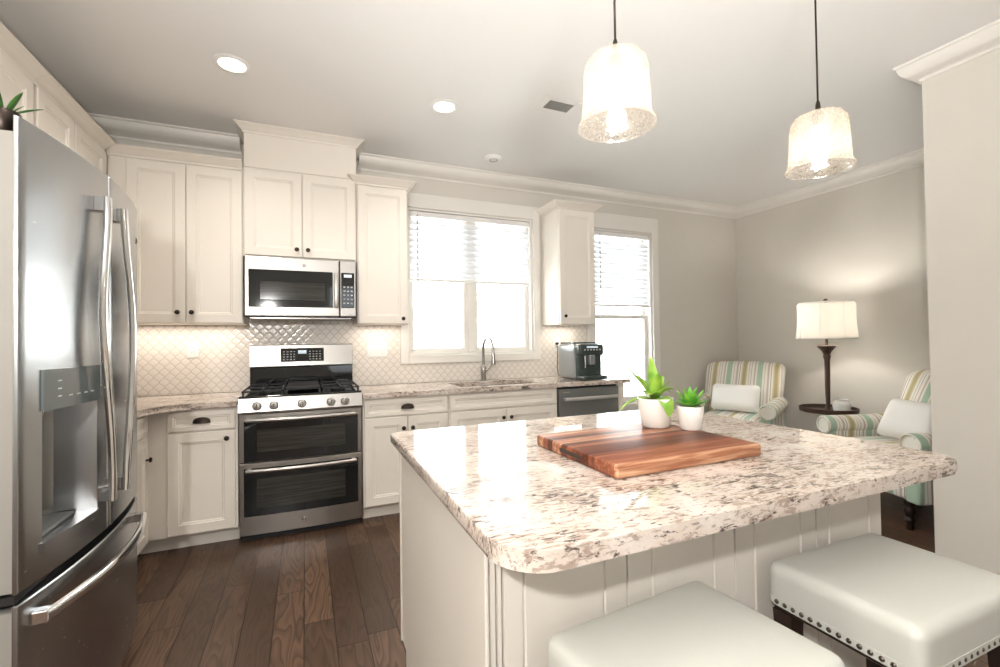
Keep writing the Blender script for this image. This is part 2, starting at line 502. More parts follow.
# ================================================================== SETTING
struct('floor', MB().box(XL - .14, XR + .14, YREAR - .1, .14, -.1, 0), 'floor')
struct('ceiling', MB().box(XL - .14, XR + .14, YREAR - .1, .14, H, H + .1), 'ceil')
# back wall with its two window openings
W1 = (1.228, 2.455, 1.155, 2.46); W2 = (3.17, 3.945, .58, 2.445)
b = MB()
for x0, x1, z0, z1 in ((XL - .14, W1[0], 0, H), (W1[0], W1[1], 0, W1[2]), (W1[0], W1[1], W1[3], H), (W1[1], W2[0], 0, H),
                       (W2[0], W2[1], 0, W2[2]), (W2[0], W2[1], W2[3], H), (W2[1], XR + .14, 0, H)):
    b.box(x0, x1, 0, .14, z0, z1)
struct('wall_back', b, 'wall')
struct('wall_left', MB().box(XL - .14, XL, YREAR, 0, 0, H), 'wall')
struct('wall_right', MB().box(XR, XR + .14, YREAR, 0, 0, H), 'wall')
struct('wall_near_right', MB().box(XS, XS + .13, YREAR, -2.56, 0, H), 'wall')
b = MB()
for x0, x1, z0, z1 in ((XL, .9, 0, H), (1.6, XR, 0, H), (.9, 1.6, 0, .7), (.9, 1.6, 2.5, H)): b.box(x0, x1, YREAR - .1, YREAR, z0, z1)  # unseen opening, shaped for the daylight and fridge reflection it gives
struct('wall_rear', b, 'wall')
# crown of the room
CO, CDZ = .132, .086
crown = [(0, H - CDZ - .012), (.010, H - CDZ - .012), (.012, H - CDZ), (.030, H - CDZ + .008)] + \
        [(.030 + (CO - .045) * math.sin(t) ** 1, H - .014 - (CDZ - .022) * math.cos(t)) for t in [i * PI / 2 / 7 for i in range(1, 8)]] + \
        [(CO - .004, H - .012), (CO, H - .008), (CO, H), (0, H)]
struct('trim_1', MB().sweep([(XL, -6), (XL, 0), (-.045, 0)], crown), 'trim', smooth=True)
struct('trim_2', MB().sweep([(.815, 0), (XR, 0), (XR, -6)], crown), 'trim', smooth=True)
struct('trim_3', MB().sweep([(XS + .13, -2.56), (XS, -2.56), (XS, YREAR + .2)], [(o * .70, H - (H - z) * 1.05) for o, z in crown]), 'trim', smooth=True)
bp_ = [(0, 0), (.014, 0), (.014, .10), (.009, .125), (0, .13)]
struct('baseboard_back', MB().sweep([(3.1, 0), (XR, 0), (XR, -6)], bp_), 'trim')

# lantern tile splashback
b = MB(); T = .008
for x0, x1, z0, z1 in ((XL + T, 1.154, .916, 1.418), (.0, .766, 1.418, 1.47), (1.154, 2.529, .916, 1.080), (2.529, 3.066, .916, 1.418)):
    b.box(x0, x1, -T, 0, z0, z1)
b.box(XL, XL + T, -1.44, 0, .916, 1.418)
struct('wall_splashback', b, 'tile')


# windows -----------------------------------------------------------
def casing(b, x0, x1, z0, z1, w=.085, t=.022, wt=None):
    wt = wt or w
    for a0, a1, c0, c1 in ((x0 - w, x0, z0 - w, z1 + wt), (x1, x1 + w, z0 - w, z1 + wt), (x0, x1, z1, z1 + wt), (x0, x1, z0 - w, z0)):
        b.box(a0, a1, -t, 0, c0, c1, .004, 1)


def frame_rect(b, x0, x1, z0, z1, w, y0, y1, bev=.003):
    for a0, a1, c0, c1 in ((x0, x0 + w, z0, z1), (x1 - w, x1, z0, z1), (x0 + w, x1 - w, z1 - w, z1), (x0 + w, x1 - w, z0, z0 + w)):
        b.box(a0, a1, y0, y1, c0, c1, bev, 1)


b = MB(); casing(b, *W1, w=.072, wt=.125)
win1 = struct('window_1', b, 'trim')
jb = MB(); frame_rect(jb, W1[0] + .001, W1[1] - .001, W1[2] + .001, W1[3] - .001, .018, .001, .139, 0)
struct('window_jamb', jb, 'trim', win1)
for x0, x1 in ((W1[0] + .02, 1.80), (1.86, W1[1] - .02)):
    s_ = MB(); frame_rect(s_, x0, x1, W1[2] + .02, W1[3] - .02, .040, .065, .115)
    so = struct('window_sash', s_, 'trim', win1)
    struct('window_pane', MB().box(x0 + .036, x1 - .036, .088, .094, W1[2] + .056, W1[3] - .056), 'glass', so)
struct('window_mullion', MB().box(1.801, 1.859, .055, .125, W1[2] + .019, W1[3] - .019, .004, 1), 'trim', win1)
b = MB(); casing(b, *W2, w=.088, wt=.165)
win2 = struct('window_2', b, 'trim')
jb = MB(); frame_rect(jb, W2[0] + .001, W2[1] - .001, W2[2] + .001, W2[3] - .001, .018, .001, .139, 0)
struct('window_jamb', jb, 'trim', win2)
s_ = MB(); frame_rect(s_, W2[0] + .02, W2[1] - .02, W2[2] + .02, 1.54, .045, .060, .095)
so = struct('window_sash', s_, 'trim', win2)
struct('window_pane', MB().box(W2[0] + .06, W2[1] - .06, .075, .081, W2[2] + .06, 1.50), 'glass', so)
s_ = MB(); frame_rect(s_, W2[0] + .02, W2[1] - .02, 1.50, W2[3] - .02, .040, .097, .130)
so = struct('window_sash', s_, 'trim', win2)
struct('window_pane', MB().box(W2[0] + .055, W2[1] - .055, .110, .116, 1.535, W2[3] - .056), 'glass', so)


def blind(label, x0, x1, z1, zb, pitch):
    t = thing('window_blind', label, 'blind', ((x0 + x1) / 2, .03, zb))
    MB().box(x0, x1, .008, .052, z1 - .05, z1 - .004, .004, 1).build('headrail', 'white', t)
    n = int((z1 - .055 - zb - .03) / pitch)
    for i in range(n):
        z = zb + .045 + pitch * (i + .3)
        a = math.radians(63); hw = .029
        dy, dz = hw * math.cos(a), hw * math.sin(a)
        pr = []
        for k in range(5):
            u = -1 + k / 2; cz = .002 * (1 - u * u)
            pr.append((.032 + u * dy - cz * math.sin(a), z - u * dz * -1 + cz * math.cos(a)))
        pr2 = [(y + .0024 * math.sin(a), zz - .0024 * math.cos(a)) for y, zz in pr[::-1]]
        poly = pr + pr2
        MB().loops([[(x, y, zz) for y, zz in poly] for x in (x0 + .004, x1 - .004)]).build('slat', 'slat', t, True)
    MB().box(x0 + .003, x1 - .003, .012, .050, zb, zb + .026, .005, 2).build('bottom_rail', 'white', t)
    for f in (.12, .5, .88):
        x = x0 + (x1 - x0) * f
        MB().box(x - .0015, x + .0015, .0035, .0045, zb + .02, z1 - .03).build('ladder_cord', 'white', t)
    xw = x0 + .065
    MB().tube([(xw, -.002, z1 - .035), (xw + .002, -.006, z1 - .42), (xw, -.004, z1 - .80 if x1 - x0 > 1 else z1 - .62)], .0042, 8).build('tilt_wand', 'wand', t, True)
    return t


blind('wide white slatted blind half raised over the sink window', W1[0] + .022, W1[1] - .022, W1[3] - .02, 1.815, .052)
blind('narrow white slatted blind half raised over the tall right-hand window', W2[0] + .022, W2[1] - .022, W2[3] - .02, 1.625, .052)

# the house next door, seen white through the panes
nh = thing('neighbouring_house', 'pale white-sided house next door seen through the window panes', 'house', (2.5, 5.0, -.6))
b = MB(); z = -.6
while z < 5.6:
    b.prism([(5.0, z), (5.0, z + .15), (4.985, z + .15), (4.965, z)], -4, 11, M4=Matrix(((0, 0, 1, 0), (1, 0, 0, 0), (0, 1, 0, 0), (0, 0, 0, 1))))
    z += .15
b.box(-4, 11, 5.0, 8, -.6, 5.7)
b.build('siding_wall', 'sidingw', nh)
b = MB(); b.prism([(4.55, 5.68), (8.2, 7.6), (8.2, 7.75), (4.5, 5.80)], -4.3, 11.3, M4=Matrix(((0, 0, 1, 0), (1, 0, 0, 0), (0, 1, 0, 0), (0, 0, 0, 1))))
b.build('roof', 'roof', nh)
MB().tube([(1.98, 4.93, 2.75), (2.28, 4.93, 1.95), (2.30, 4.93, 1.80), (2.20, 4.93, 1.62)], .022, 10).build('downspout', 'trimgrey', nh, True)
MB().box(-4.3, 11.3, 4.42, 4.55, 5.62, 5.74, .01, 1).build('gutter', 'sidingw', nh)
MB().box(-4, 5.2, 4.93, 4.964, 1.83, 1.868).build('trim_board', 'trimgrey', nh)
MB().box(-4, 2.2, 4.93, 4.964, 1.60, 1.632).build('trim_board', 'trimgrey', nh)
struct('ground_outside', MB().box(-6, 13, .2, 9, -.75, -.6), 'ceramic2')


# ================================================================== CABINETS
def panel_door(mb, x0, x1, z0, z1, yf, t=.020, rail=.058):
    """recessed-panel door facing -Y, front plane at yf"""
    def rect(i, y): return [(x0 + i, y, z0 + i), (x1 - i, y, z0 + i), (x1 - i, y, z1 - i), (x0 + i, y, z1 - i)]
    r = min(rail, (z1 - z0) * .24)
    mb.loops([rect(0, yf + t), rect(0, yf + .003), rect(.003, yf), rect(r, yf), rect(r + .004, yf + .005), rect(r + .010, yf + .005), rect(r + .016, yf + .010)])


def knob(parent, x, y, z):
    MB().lathe([(.006, 0), (.005, .010), (.006, .014), (.0145, .019), (.0155, .025), (.012, .029), (0.001, .031)], (x, y, z), 16, 'Y').build('knob', 'bronze', parent, True)


def cup_pull(parent, x, y, z, w=.095):
    rings = []
    for i in range(13):
        a = PI * i / 12; cx = -math.cos(a) * w / 2; hh = math.sin(a) ** .6
        rings.append([(x + cx, y, z - .012 + .034 * hh), (x + cx, y - .010 * hh, z - .012 + .036 * hh), (x + cx, y - .022 * hh, z - .012 + .024 * hh),
                      (x + cx, y - .026 * hh - .002, z - .012), (x + cx, y - .022 * hh, z - .012), (x + cx, y - .018 * hh, z - .012 + .02 * hh), (x + cx, y, z - .012 + .028 * hh)])
    MB().loops(rings).build('cup_pull', 'bronze', parent, True, angle=60)


CROWN_P = [(-.004, 0), (.010, 0), (.012, .012), (.024, .020), (.040, .034), (.058, .046), (.066, .050), (.066, .058), (-.004, .058)]


def l2w(t, mb_local):
    mb_local.bm.transform(WM[t]); return mb_local


class LocalCab:
    """cabinet in its own frame: x along the wall, back at y=0, front facing -Y"""
    def __init__(s, name, label, cat, loc, rz, w, d, z0, z1, group=None, toe=0, toe_in=.08, hollow=False):
        s.t = thing(name, label, cat, loc, rz, group); s.d = d; s.w = w; s.z0, s.z1 = z0, z1
        if hollow:
            b = MB()
            for q in ((0, .018, -d, -.001, z0 + toe, z1), (w - .018, w, -d, -.001, z0 + toe, z1), (.018, w - .018, -d, -d + .018, z0 + toe, z1), (.018, w - .018, -.012, -.001, z0 + toe, z1), (.018, w - .018, -d + .018, -.012, z0 + toe, z0 + toe + .018)): b.box(*q)
        else: b = MB().box(0, w, -d, -.001, z0 + toe, z1, .0015, 1)
        b.build('body', 'cab', s.t, world=False)
        if toe: MB().box(.002, w - .002, -d + toe_in, -.002, z0 + .001, z0 + toe - .0005).build('toe_kick', 'cab', s.t, world=False)

    def door(s, x0, x1, z0, z1, kx=None, kz=None, name='door', rail=.058):
        b = MB(); panel_door(b, x0, x1, z0, z1, -s.d - .021, .0205, rail); o = b.build(name, 'cab', s.t, world=False)
        if kx is not None: knob_local(o, kx, -s.d - .021, kz)
        return o

    def drawer(s, x0, x1, z0, z1, pull=True, name='drawer_front'):
        b = MB(); panel_door(b, x0, x1, z0, z1, -s.d - .021, .0205, .03); o = b.build(name, 'cab', s.t, world=False)
        if pull: pull_local(o, (x0 + x1) / 2, -s.d - .021, (z0 + z1) / 2)
        return o

    def crown(s, left, right, xa=0., z=None):
        p = [(s.w, -s.d)]
        p = ([(s.w, -.002)] if right else []) + p + [(xa, -s.d)] + ([(xa, -.002)] if left else [])
        p = [(x, y) for x, y in p][::-1]
        zz = s.z1 if z is None else z
        MB().sweep(p, [(o, zz + h) for o, h in CROWN_P]).build('crown_moulding', 'cab', s.t, world=False)


def knob_local(parent, x, y, z):
    b = MB().lathe([(.006, 0), (.005, .010), (.006, .014), (.0145, .019), (.0155, .025), (.012, .029), (0.001, .031)], (x, y, z), 16, 'Y')
    b.build('knob', 'bronze', parent, True, world=False)


def pull_local(parent, x, y, z, w=.095):
    rings = []
    for i in range(13):
        a = PI * i / 12; cx = -math.cos(a) * w / 2; hh = math.sin(a) ** .6
        rings.append([(x + cx, y, z - .012 + .034 * hh), (x + cx, y - .010 * hh, z - .012 + .036 * hh), (x + cx, y - .022 * hh, z - .012 + .024 * hh),
                      (x + cx, y - .026 * hh - .002, z - .012), (x + cx, y - .022 * hh, z - .012), (x + cx, y - .018 * hh, z - .012 + .02 * hh), (x + cx, y, z - .012 + .028 * hh)])
    MB().loops(rings).build('cup_pull', 'bronze', parent, True, world=False, angle=60)


UB, UT, UD = 1.419, 2.498, .333
# back wall uppers
c = LocalCab('wall_cabinet', 'two-door cream upper cabinet in the corner, left of the microwave', 'cabinet', (-1.094, 0, 0), 0, 1.092, UD, UB, UT)
ox = 1.094
c.door(-.658 + ox, -.337 + ox, UB + .004, 2.488, -.379 + ox, 1.493); c.door(-.333 + ox, -.006 + ox, UB + .004, 2.488, -.300 + ox, 1.493)
c.crown(False, False, xa=.335)
c = LocalCab('wall_cabinet', 'short two-door cream cabinet above the microwave with boxed panel up to the ceiling', 'cabinet', (0, 0, 0), 0, .762, UD, 1.897, 2.53)
c.door(.010, .379, 1.905, 2.515, .345, 1.956); c.door(.384, .752, 1.905, 2.515, .420, 1.956)
MB().box(0.006, .7655, -UD - .004, -.001, 2.531, H - .002, .0015, 1).build('hood_chase', 'cab', c.t, world=False)
MB().sweep([(.7655, -.005), (.7655, -UD - .004), (.006, -UD - .004), (.006, -.005)][::-1], [(o * .85, H - .061 + h) for o, h in CROWN_P]).build('crown_moulding', 'cab', c.t, world=False)
c = LocalCab('wall_cabinet', 'narrow single-door cream upper cabinet between microwave and sink window', 'cabinet', (.766, 0, 0), 0, .390, UD, UB, UT)
c.door(.008, .386, UB + .004, 2.488, .345, 1.46)
c.crown(True, True)
c = LocalCab('wall_cabinet', 'slim single-door cream upper cabinet hanging between the two windows', 'cabinet', (2.552, 0, 0), 0, .400, UD, UB, UT)
c.door(.006, .394, UB + .004, 2.488, .05, 1.495)
c.crown(True, True)
# left wall uppers (front faces +X)
HPI = PI / 2
c = LocalCab('wall_cabinet', 'cream upper cabinet on the left wall between fridge and corner', 'cabinet', (XL + .001, -1.21, 0), HPI, .874, UD, UB, UT)
c.door(.012, .376, UB + .004, 2.488); c.door(.392, .80, UB + .004, 2.488, None)
MB().sweep([(0, -UD), (.874 - .066, -UD)], [(o, UT + h) for o, h in CROWN_P]).build('crown_moulding', 'cab', c.t, world=False)
c = LocalCab('wall_cabinet', 'shallow two-door cream cabinet above the fridge', 'cabinet', (XL + .001, -2.44, 0), HPI, 1.228, UD, 1.95, UT)
c.door(.012, .60, 1.96, 2.488); c.door(.606, 1.205, 1.96, 2.488)
MB().sweep([(0, -UD), (1.228, -UD)], [(o, UT + h) for o, h in CROWN_P]).build('crown_moulding', 'cab', c.t, world=False)

# base cabinets
BD = .61
c = LocalCab('base_cabinet', 'cream base cabinet left of the range with one drawer over one door', 'cabinet', (XL + .001, 0, 0), 0, 1.094 - .004, BD, 0, .876, toe=.10)
ox = -XL - .001
c.drawer(-.378 + ox, -.018 + ox, .742, .862); c.door(-.378 + ox, -.018 + ox, .112, .732, -.062 + ox, .685)
c = LocalCab('base_cabinet', 'cream base cabinet on the left wall beside the fridge', 'cabinet', (XL + .001, -1.46, 0), HPI, .848, BD, 0, .876, toe=.10)
c.drawer(.39, .80, .742, .862, False); c.door(.39, .80, .112, .732, .755, .605)
c = LocalCab('base_cabinet', 'cream base cabinet right of the range with one drawer over two doors', 'cabinet', (.768, 0, 0), 0, .631, BD, 0, .876, toe=.10)
c.drawer(.010, .622, .742, .862); c.door(.010, .314, .112, .732, .283, .65); c.door(.318, .622, .112, .732, .349, .65)
c = LocalCab('base_cabinet', 'cream sink base cabinet with a blank front over two doors', 'cabinet', (1.401, 0, 0), 0, .953, BD, 0, .876, toe=.10, hollow=True)
c.drawer(.010, .943, .742, .862, False, 'false_front'); c.door(.010, .474, .112, .732, .443, .665); c.door(.479, .943, .112, .732, .510, .665)
c = LocalCab('cabinet_end_panel', 'narrow cream end panel right of the dishwasher', 'panel', (2.982, 0, 0), 0, .072, BD, 0, .876, toe=0)
b = MB(); panel_door(b, .004, .068, .01, .862, -BD - .010, .0095, .012); b.build('front_stile', 'cab', c.t, world=False)


# countertops -------------------------------------------------------
def slab(poly, z0, z1, bev=.006):
    return MB().prism(poly, z0, z1, bev)


CT0, CT1 = .877, .914
poly = [(XL + .009, -.009), (-.005, -.009), (-.005, -.647), (-.24, -.647)] + [(x, y) for x, y in arc((-.24, -.862), .215, PI / 2, PI, 8)][1:] + [(-.455, -1.455), (XL + .009, -1.455)]
tag(slab(poly, CT0, CT1).build('countertop', 'granite', None, True), 'granite worktop wrapping the corner left of the range', 'countertop')
# right run with a sink cut-out
b = MB(); SX0, SX1, SY0, SY1 = 1.525, 2.225, -.545, -.165
xs = [.767, SX0, SX1, 3.105]; ys = [-.647, SY0, SY1, -.009]
g = {}
for i, x in enumerate(xs):
    for j, y in enumerate(ys):
        for k, z in enumerate((CT0, CT1)): g[i, j, k] = b.bm.verts.new((x, y, z))
for i in range(3):
    for j in range(3):
        if (i, j) == (1, 1): continue
        for k in (0, 1): b.face([g[i, j, k], g[i + 1, j, k], g[i + 1, j + 1, k], g[i, j + 1, k]])
for i in range(3):
    for j in (0, 3): b.face([g[i, j, 0], g[i + 1, j, 0], g[i + 1, j, 1], g[i, j, 1]])
    for ii in (0, 3): b.face([g[ii, i, 0], g[ii, i + 1, 0], g[ii, i + 1, 1], g[ii, i, 1]])
for (i0, j0), (i1, j1) in (((1, 1), (2, 1)), ((2, 1), (2, 2)), ((2, 2), (1, 2)), ((1, 2), (1, 1))):
    b.face([g[i0, j0, 0], g[i1, j1, 0], g[i1, j1, 1], g[i0, j0, 1]])
es = [e for e in b.bm.edges if all(abs(v.co.z - CT1) < 1e-5 for v in e.verts) and (all(abs(v.co.y + .647) < 1e-5 for v in e.verts) or all(abs(v.co.x - 3.105) < 1e-5 for v in e.verts))]
bmesh.ops.bevel(b.bm, geom=es, offset=.007, segments=2, affect='EDGES', profile=.5)
tag(b.build('countertop', 'granite'), 'long granite worktop under the windows with an undermount sink', 'countertop')

# sink
t = thing('kitchen_sink', 'stainless undermount sink set in the long granite worktop', 'sink', ((SX0 + SX1) / 2, -.355, .70))
b = MB()
def rr(x0, x1, y0, y1, r, z, n=5):
    p = []
    for cx, cy, a in ((x1 - r, y1 - r, 0), (x0 + r, y1 - r, PI / 2), (x0 + r, y0 + r, PI), (x1 - r, y0 + r, 1.5 * PI)): p += arc((cx, cy), r, a, a + PI / 2, n)
    return [(x, y, z) for x, y in p]
b.loops([rr(SX0 - .02, SX1 + .02, SY0 - .02, SY1 + .02, .03, .8765), rr(SX0 + .004, SX1 - .004, SY0 + .004, SY1 - .004, .03, .8765), rr(SX0 + .008, SX1 - .008, SY0 + .008, SY1 - .008, .03, .72), rr(SX0 + .03, SX1 - .03, SY0 + .03, SY1 - .03, .03, .70)], cap0=False)
b.build('bowl', 'nickel', t, True)
MB().lathe([(.045, .7005), (.045, .704), (.03, .703), (.028, .7015)], ((SX0 + SX1) / 2, -.355, 0), 20).build('drain', 'chrome', t, True)
# faucet
FX, FY = 1.893, -.085
t = thing('kitchen_faucet', 'tall gooseneck pull-down faucet behind the sink', 'faucet', (FX, FY, CT1))
MB().lathe([(.030, .001), (.030, .006), (.025, .010), (.024, .06), (.026, .075), (.026, .12), (.019, .135), (.014, .14)], (FX, FY, CT1), 24).build('base', 'nickel', t, True)
pts = [(FX, FY, CT1 + .13), (FX, FY, 1.20)] + [(FX + .0 + .01 * (1 - math.cos(a)), FY - .095 + .095 * math.cos(a), 1.20 + .10 * math.sin(a)) for a in [PI * i / 14 for i in range(1, 14)]] + [(FX + .02, FY - .19, 1.19), (FX + .02, FY - .192, 1.165)]
MB().tube(pts, .0125, 14).build('spout', 'nickel', t, True)
MB().lathe([(.0135, 0), (.016, -.015), (.0165, -.05), (.021, -.085), (.021, -.10), (.015, -.102)], (FX + .02, FY - .192, 1.168), 18).build('spray_head', 'nickel', t, True)
MB().tube([(FX + .022, FY, CT1 + .085), (FX + .06, FY - .005, CT1 + .12), (FX + .10, FY - .012, CT1 + .165)], [.014, .010, .008], 10).build('lever_handle', 'nickel', t, True)

# ================================================================== RANGE
t = rng = thing('double_oven_range', 'stainless gas range with two stacked oven doors', 'range', (.381, -.33, 0))
x0, x1 = .004, .758
MB().box(x0, x1, -.600, -.03, .04, .926, .003, 1).build('body', 'dark', t)
MB().box(x0, x1, -.655, -.075, .9265, .940, .004, 2).build('cooktop', 'black', t)
b = MB(); P = [(-.600, .828), (-.668, .828), (-.672, .84), (-.655, .9255), (-.600, .9255)]
b.loops([[(x, y, z) for y, z in P] for x in (x0 - .002, x1 + .002)]); cp = b.build('control_panel', 'steel', t)
for x in (.109, .207, .374, .555, .646):
    k = MB().lathe([(.028, 0), (.028, .008), (.024, .012), (.022, .030), (.001, .032)], (x, -.6655, .876), 20, 'Y').build('burner_knob', 'steel', cp, True)
    MB().box(x - .004, x + .004, -.706, -.697, .858, .894, .002, 1).build('knob_grip', 'nickel', cp)


def curved_door(z0, z1, ysag, name, glass=None, window=None, hz=None):
    """oven door with a slight bow; front at y -.625-ysag in the middle"""
    n = 16; yf = lambda x: -.628 - ysag * (1 - ((x - .381) / .377) ** 2)
    b = MB()
    ring = lambda z, dy: [(x0 + (x1 - x0) * i / n, yf(x0 + (x1 - x0) * i / n) + dy, z) for i in range(n + 1)] + [(x1, -.601, z), (x0, -.601, z)]
    b.loops([ring(z0, .003), ring(z0 + .003, 0), ring(z1 - .003, 0), ring(z1, .003)])
    d = b.build(name, 'steel', t, True)
    def sheet(a0, a1, c0, c1, off, nm, mat):
        b = MB(); m_ = 14
        f = lambda z, dy: [(a0 + (a1 - a0) * i / m_, yf(a0 + (a1 - a0) * i / m_) + dy, z) for i in range(m_ + 1)] + [(a0 + (a1 - a0) * i / m_, yf(a0 + (a1 - a0) * i / m_) + .003, z) for i in range(m_, -1, -1)]
        b.loops([f(c0, off), f(c1, off)]); return b.build(nm, mat, d, True)
    sheet(*glass, -.0015, 'oven_glass', 'black')
    sheet(*window, -.0030, 'oven_window', 'ovenwin')
    hp = [(x, yf(x) - .042 - .010 * (1 - ((x - .381) / .35) ** 2), hz) for x in [.045 + (.717 - .045) * i / 14 for i in range(15)]]
    hb = MB().tube(hp, [(.0135, .010)] * 15, 12, flat=(0, 0, 1))
    for x in (.06, .702): hb.box(x - .012, x + .012, yf(x) - .042, yf(x) + .001, hz - .011, hz + .011, .003, 1)
    hb.build('handle', 'steel', d, True)
    return d


m_, nt_, b_ = new_mat('oven_window_glass')
gn = N(nt_, 'ShaderNodeTexNoise', {'Vector': mapped(nt_, (1, 1, 30)), 'Scale': 3.})
nt_.links.new(ramp(nt_, gn.outputs[0], [(.4, (.026, .026, .023)), (.65, (.05, .049, .044))]), b_.inputs['Base Color'])
b_.inputs['Roughness'].default_value = .10; MAT['ovenwin'] = m_
curved_door(.512, .822, .016, 'upper_oven_door', (.030, .732, .515, .775), (.105, .648, .575, .720), .785)
d2 = curved_door(.045, .505, .016, 'lower_oven_door', (.030, .732, .165, .472), (.105, .648, .215, .405), .463)
MB().box(x0 + .01, x1 - .01, -.60, -.10, .004, .04).build('kick_plate', 'dark', t)


def emblem(parent, c, r, n=(0, -1, 0), up_=(0, 0, 1), mat='nickel'):
    nv = Vector(n); u = Vector(up_); rgt = u.cross(nv)
    M4 = Matrix((rgt, u, nv)).transposed().to_4x4(); M4.translation = Vector(c)
    b = MB().lathe([(r, 0), (r, .0015), (r * .82, .0022), (r * .78, .0012), (.0001, .0012)], (0, 0, 0), 28); b.bm.transform(M4)
    for k in range(4):                                    # curled strokes inside the ring
        a = k * PI / 2 + .4
        pts = [(r * .62 * math.cos(a + s * 1.1) * (1 - .25 * s), r * .62 * math.sin(a + s * 1.1) * (1 - .25 * s), .0022) for s in [i / 5 for i in range(6)]]
        b2 = MB().tube(pts, r * .06, 6); b2.bm.transform(M4); me = bpy.data.meshes.new('x'); b2.bm.to_mesh(me); b.bm.from_mesh(me); bpy.data.meshes.remove(me)
    e = b.build('emblem', mat, parent, True)
    M5 = M4.copy(); M5.translation = Vector(c) + nv * .002
    text_mesh('GE', r * .85, M5, 'emblem_lettering', 'dark', parent)
    return e


emblem(d2, (.385, -.6445, .105), .016)
# backguard
MB().box(.012, .750, -.074, -.020, .9405, 1.095, .003, 1).build('vent_riser', 'black', t)
b = MB(); P = [(-.092, 1.098), (-.100, 1.104), (-.082, 1.262), (-.070, 1.268), (-.020, 1.268), (-.020, 1.096)]
b.loops([[(x, y, z) for y, z in P] for x in (.012, .750)]); bg = b.build('backguard', 'steel', t)
def on_guard(xa, xb, za, zb, off, nm, mat, par):
    f = lambda z: -.100 + .018 * (z - 1.104) / .158
    b = MB().loops([[(xa, f(za) - off, za), (xb, f(za) - off, za), (xb, f(zb) - off, zb), (xa, f(zb) - off, zb)], [(xa, f(za) + .004, za), (xb, f(za) + .004, za), (xb, f(zb) + .004, zb), (xa, f(zb) + .004, zb)]])
    return b.build(nm, mat, par)
dp = on_guard(.222, .532, 1.135, 1.238, .0015, 'control_display', 'black', bg)
on_guard(.345, .405, 1.195, 1.222, .0022, 'clock_display', 'lcd', dp)
for r_ in range(4):
    for c_ in range(4):
        for xa in (.240, .425):
            on_guard(xa + c_ * .024, xa + c_ * .024 + .012, 1.148 + r_ * .020, 1.156 + r_ * .020, .0020, 'key_mark', 'keys', dp)
# burners and grates
for x, y in ((.15, -.50), (.15, -.22), (.381, -.36), (.61, -.50), (.61, -.22)):
    MB().lathe([(.052, .9405), (.052, .950), (.040, .953), (.038, .960), (.001, .961)], (x, y, 0), 20).build('burner', 'iron', t, True)
for xa, xb in ((.018, .262), (.268, .494), (.500, .744)):
    b = MB(); zt = .972
    if xa == .268:
        b.box(xa + .006, xb - .006, -.62, -.12, zt - .010, zt + .004, .004, 1)          # griddle over the middle burner
        b.box(xa + .006, xb - .006, -.62, -.60, zt + .0, zt + .012, .003, 1); b.box(xa + .006, xb - .006, -.14, -.12, zt, zt + .012, .003, 1)
    else:
        b.box(xa, xb, -.635, -.622, zt - .012, zt, .002, 1); b.box(xa, xb, -.108, -.095, zt - .012, zt, .002, 1); b.box(xa, xb, -.372, -.359, zt - .012, zt, .002, 1)
        b.box(xa, xa + .012, -.635, -.095, zt - .012, zt, .002, 1); b.box(xb - .012, xb, -.635, -.095, zt - .012, zt, .002, 1)
        mx_ = (xa + xb) / 2; b.box(mx_ - .006, mx_ + .006, -.635, -.095, zt - .012, zt + .004, .002, 1)
    for x in (xa + .008, xb - .008):
        for y in (-.615, -.115): b.box(x - .006, x + .006, y - .006, y + .006, .9405, zt - .008)
    b.build('griddle' if xa == .268 else 'grate', 'iron', t)

# ================================================================== MICROWAVE
t = thing('over_range_microwave', 'stainless microwave mounted above the range', 'microwave', (.382, -.2, 1.455))
x0, x1, z0, z1 = .013, .751, 1.458, 1.890
MB().box(x0, x1, -.375, -.010, z0 + .005, z1, .003, 1).build('body', 'dark', t)
d = MB().box(x0, .632, -.405, -.376, z0 + .012, z1 - .003, .006, 2).build('door', 'steel', t)
MB().box(.038, .586, -.4075, -.4035, 1.534, 1.797, .004, 1).build('door_glass', 'black', d)
MB().box(.105, .535, -.4088, -.4070, 1.584, 1.715, .003, 1).build('door_window', 'ovenwin', d)
hb = MB().box(.594, .628, -.446, -.432, 1.533, 1.790, .006, 2)
for z in (1.552, 1.772): hb.box(.601, .621, -.434, -.404, z - .010, z + .010, .003, 1)
hb.build('handle', 'steel', d, True)
cp = MB().box(.635, x1, -.405, -.376, z0 + .012, z1 - .003, .006, 2).build('control_panel', 'steel', t)
MB().box(.645, .738, -.4075, -.4035, 1.534, 1.797, .004, 1).build('keypad', 'black', cp)
MB().box(.665, .720, -.4085, -.4070, 1.762, 1.784).build('clock_display', 'lcd', cp)
for r_ in range(5):
    for c_ in range(3): MB().box(.660 + c_ * .026, .674 + c_ * .026, -.4085, -.4070, 1.565 + r_ * .030, 1.575 + r_ * .030).build('key_mark', 'keys', cp)
MB().box(x0 + .03, x1 - .03, -.36, -.06, z0 - .003, z0 + .006, .002, 1).build('underside_filter', 'nickel', t)
emblem(d, (.392, -.4052, 1.838), .012)

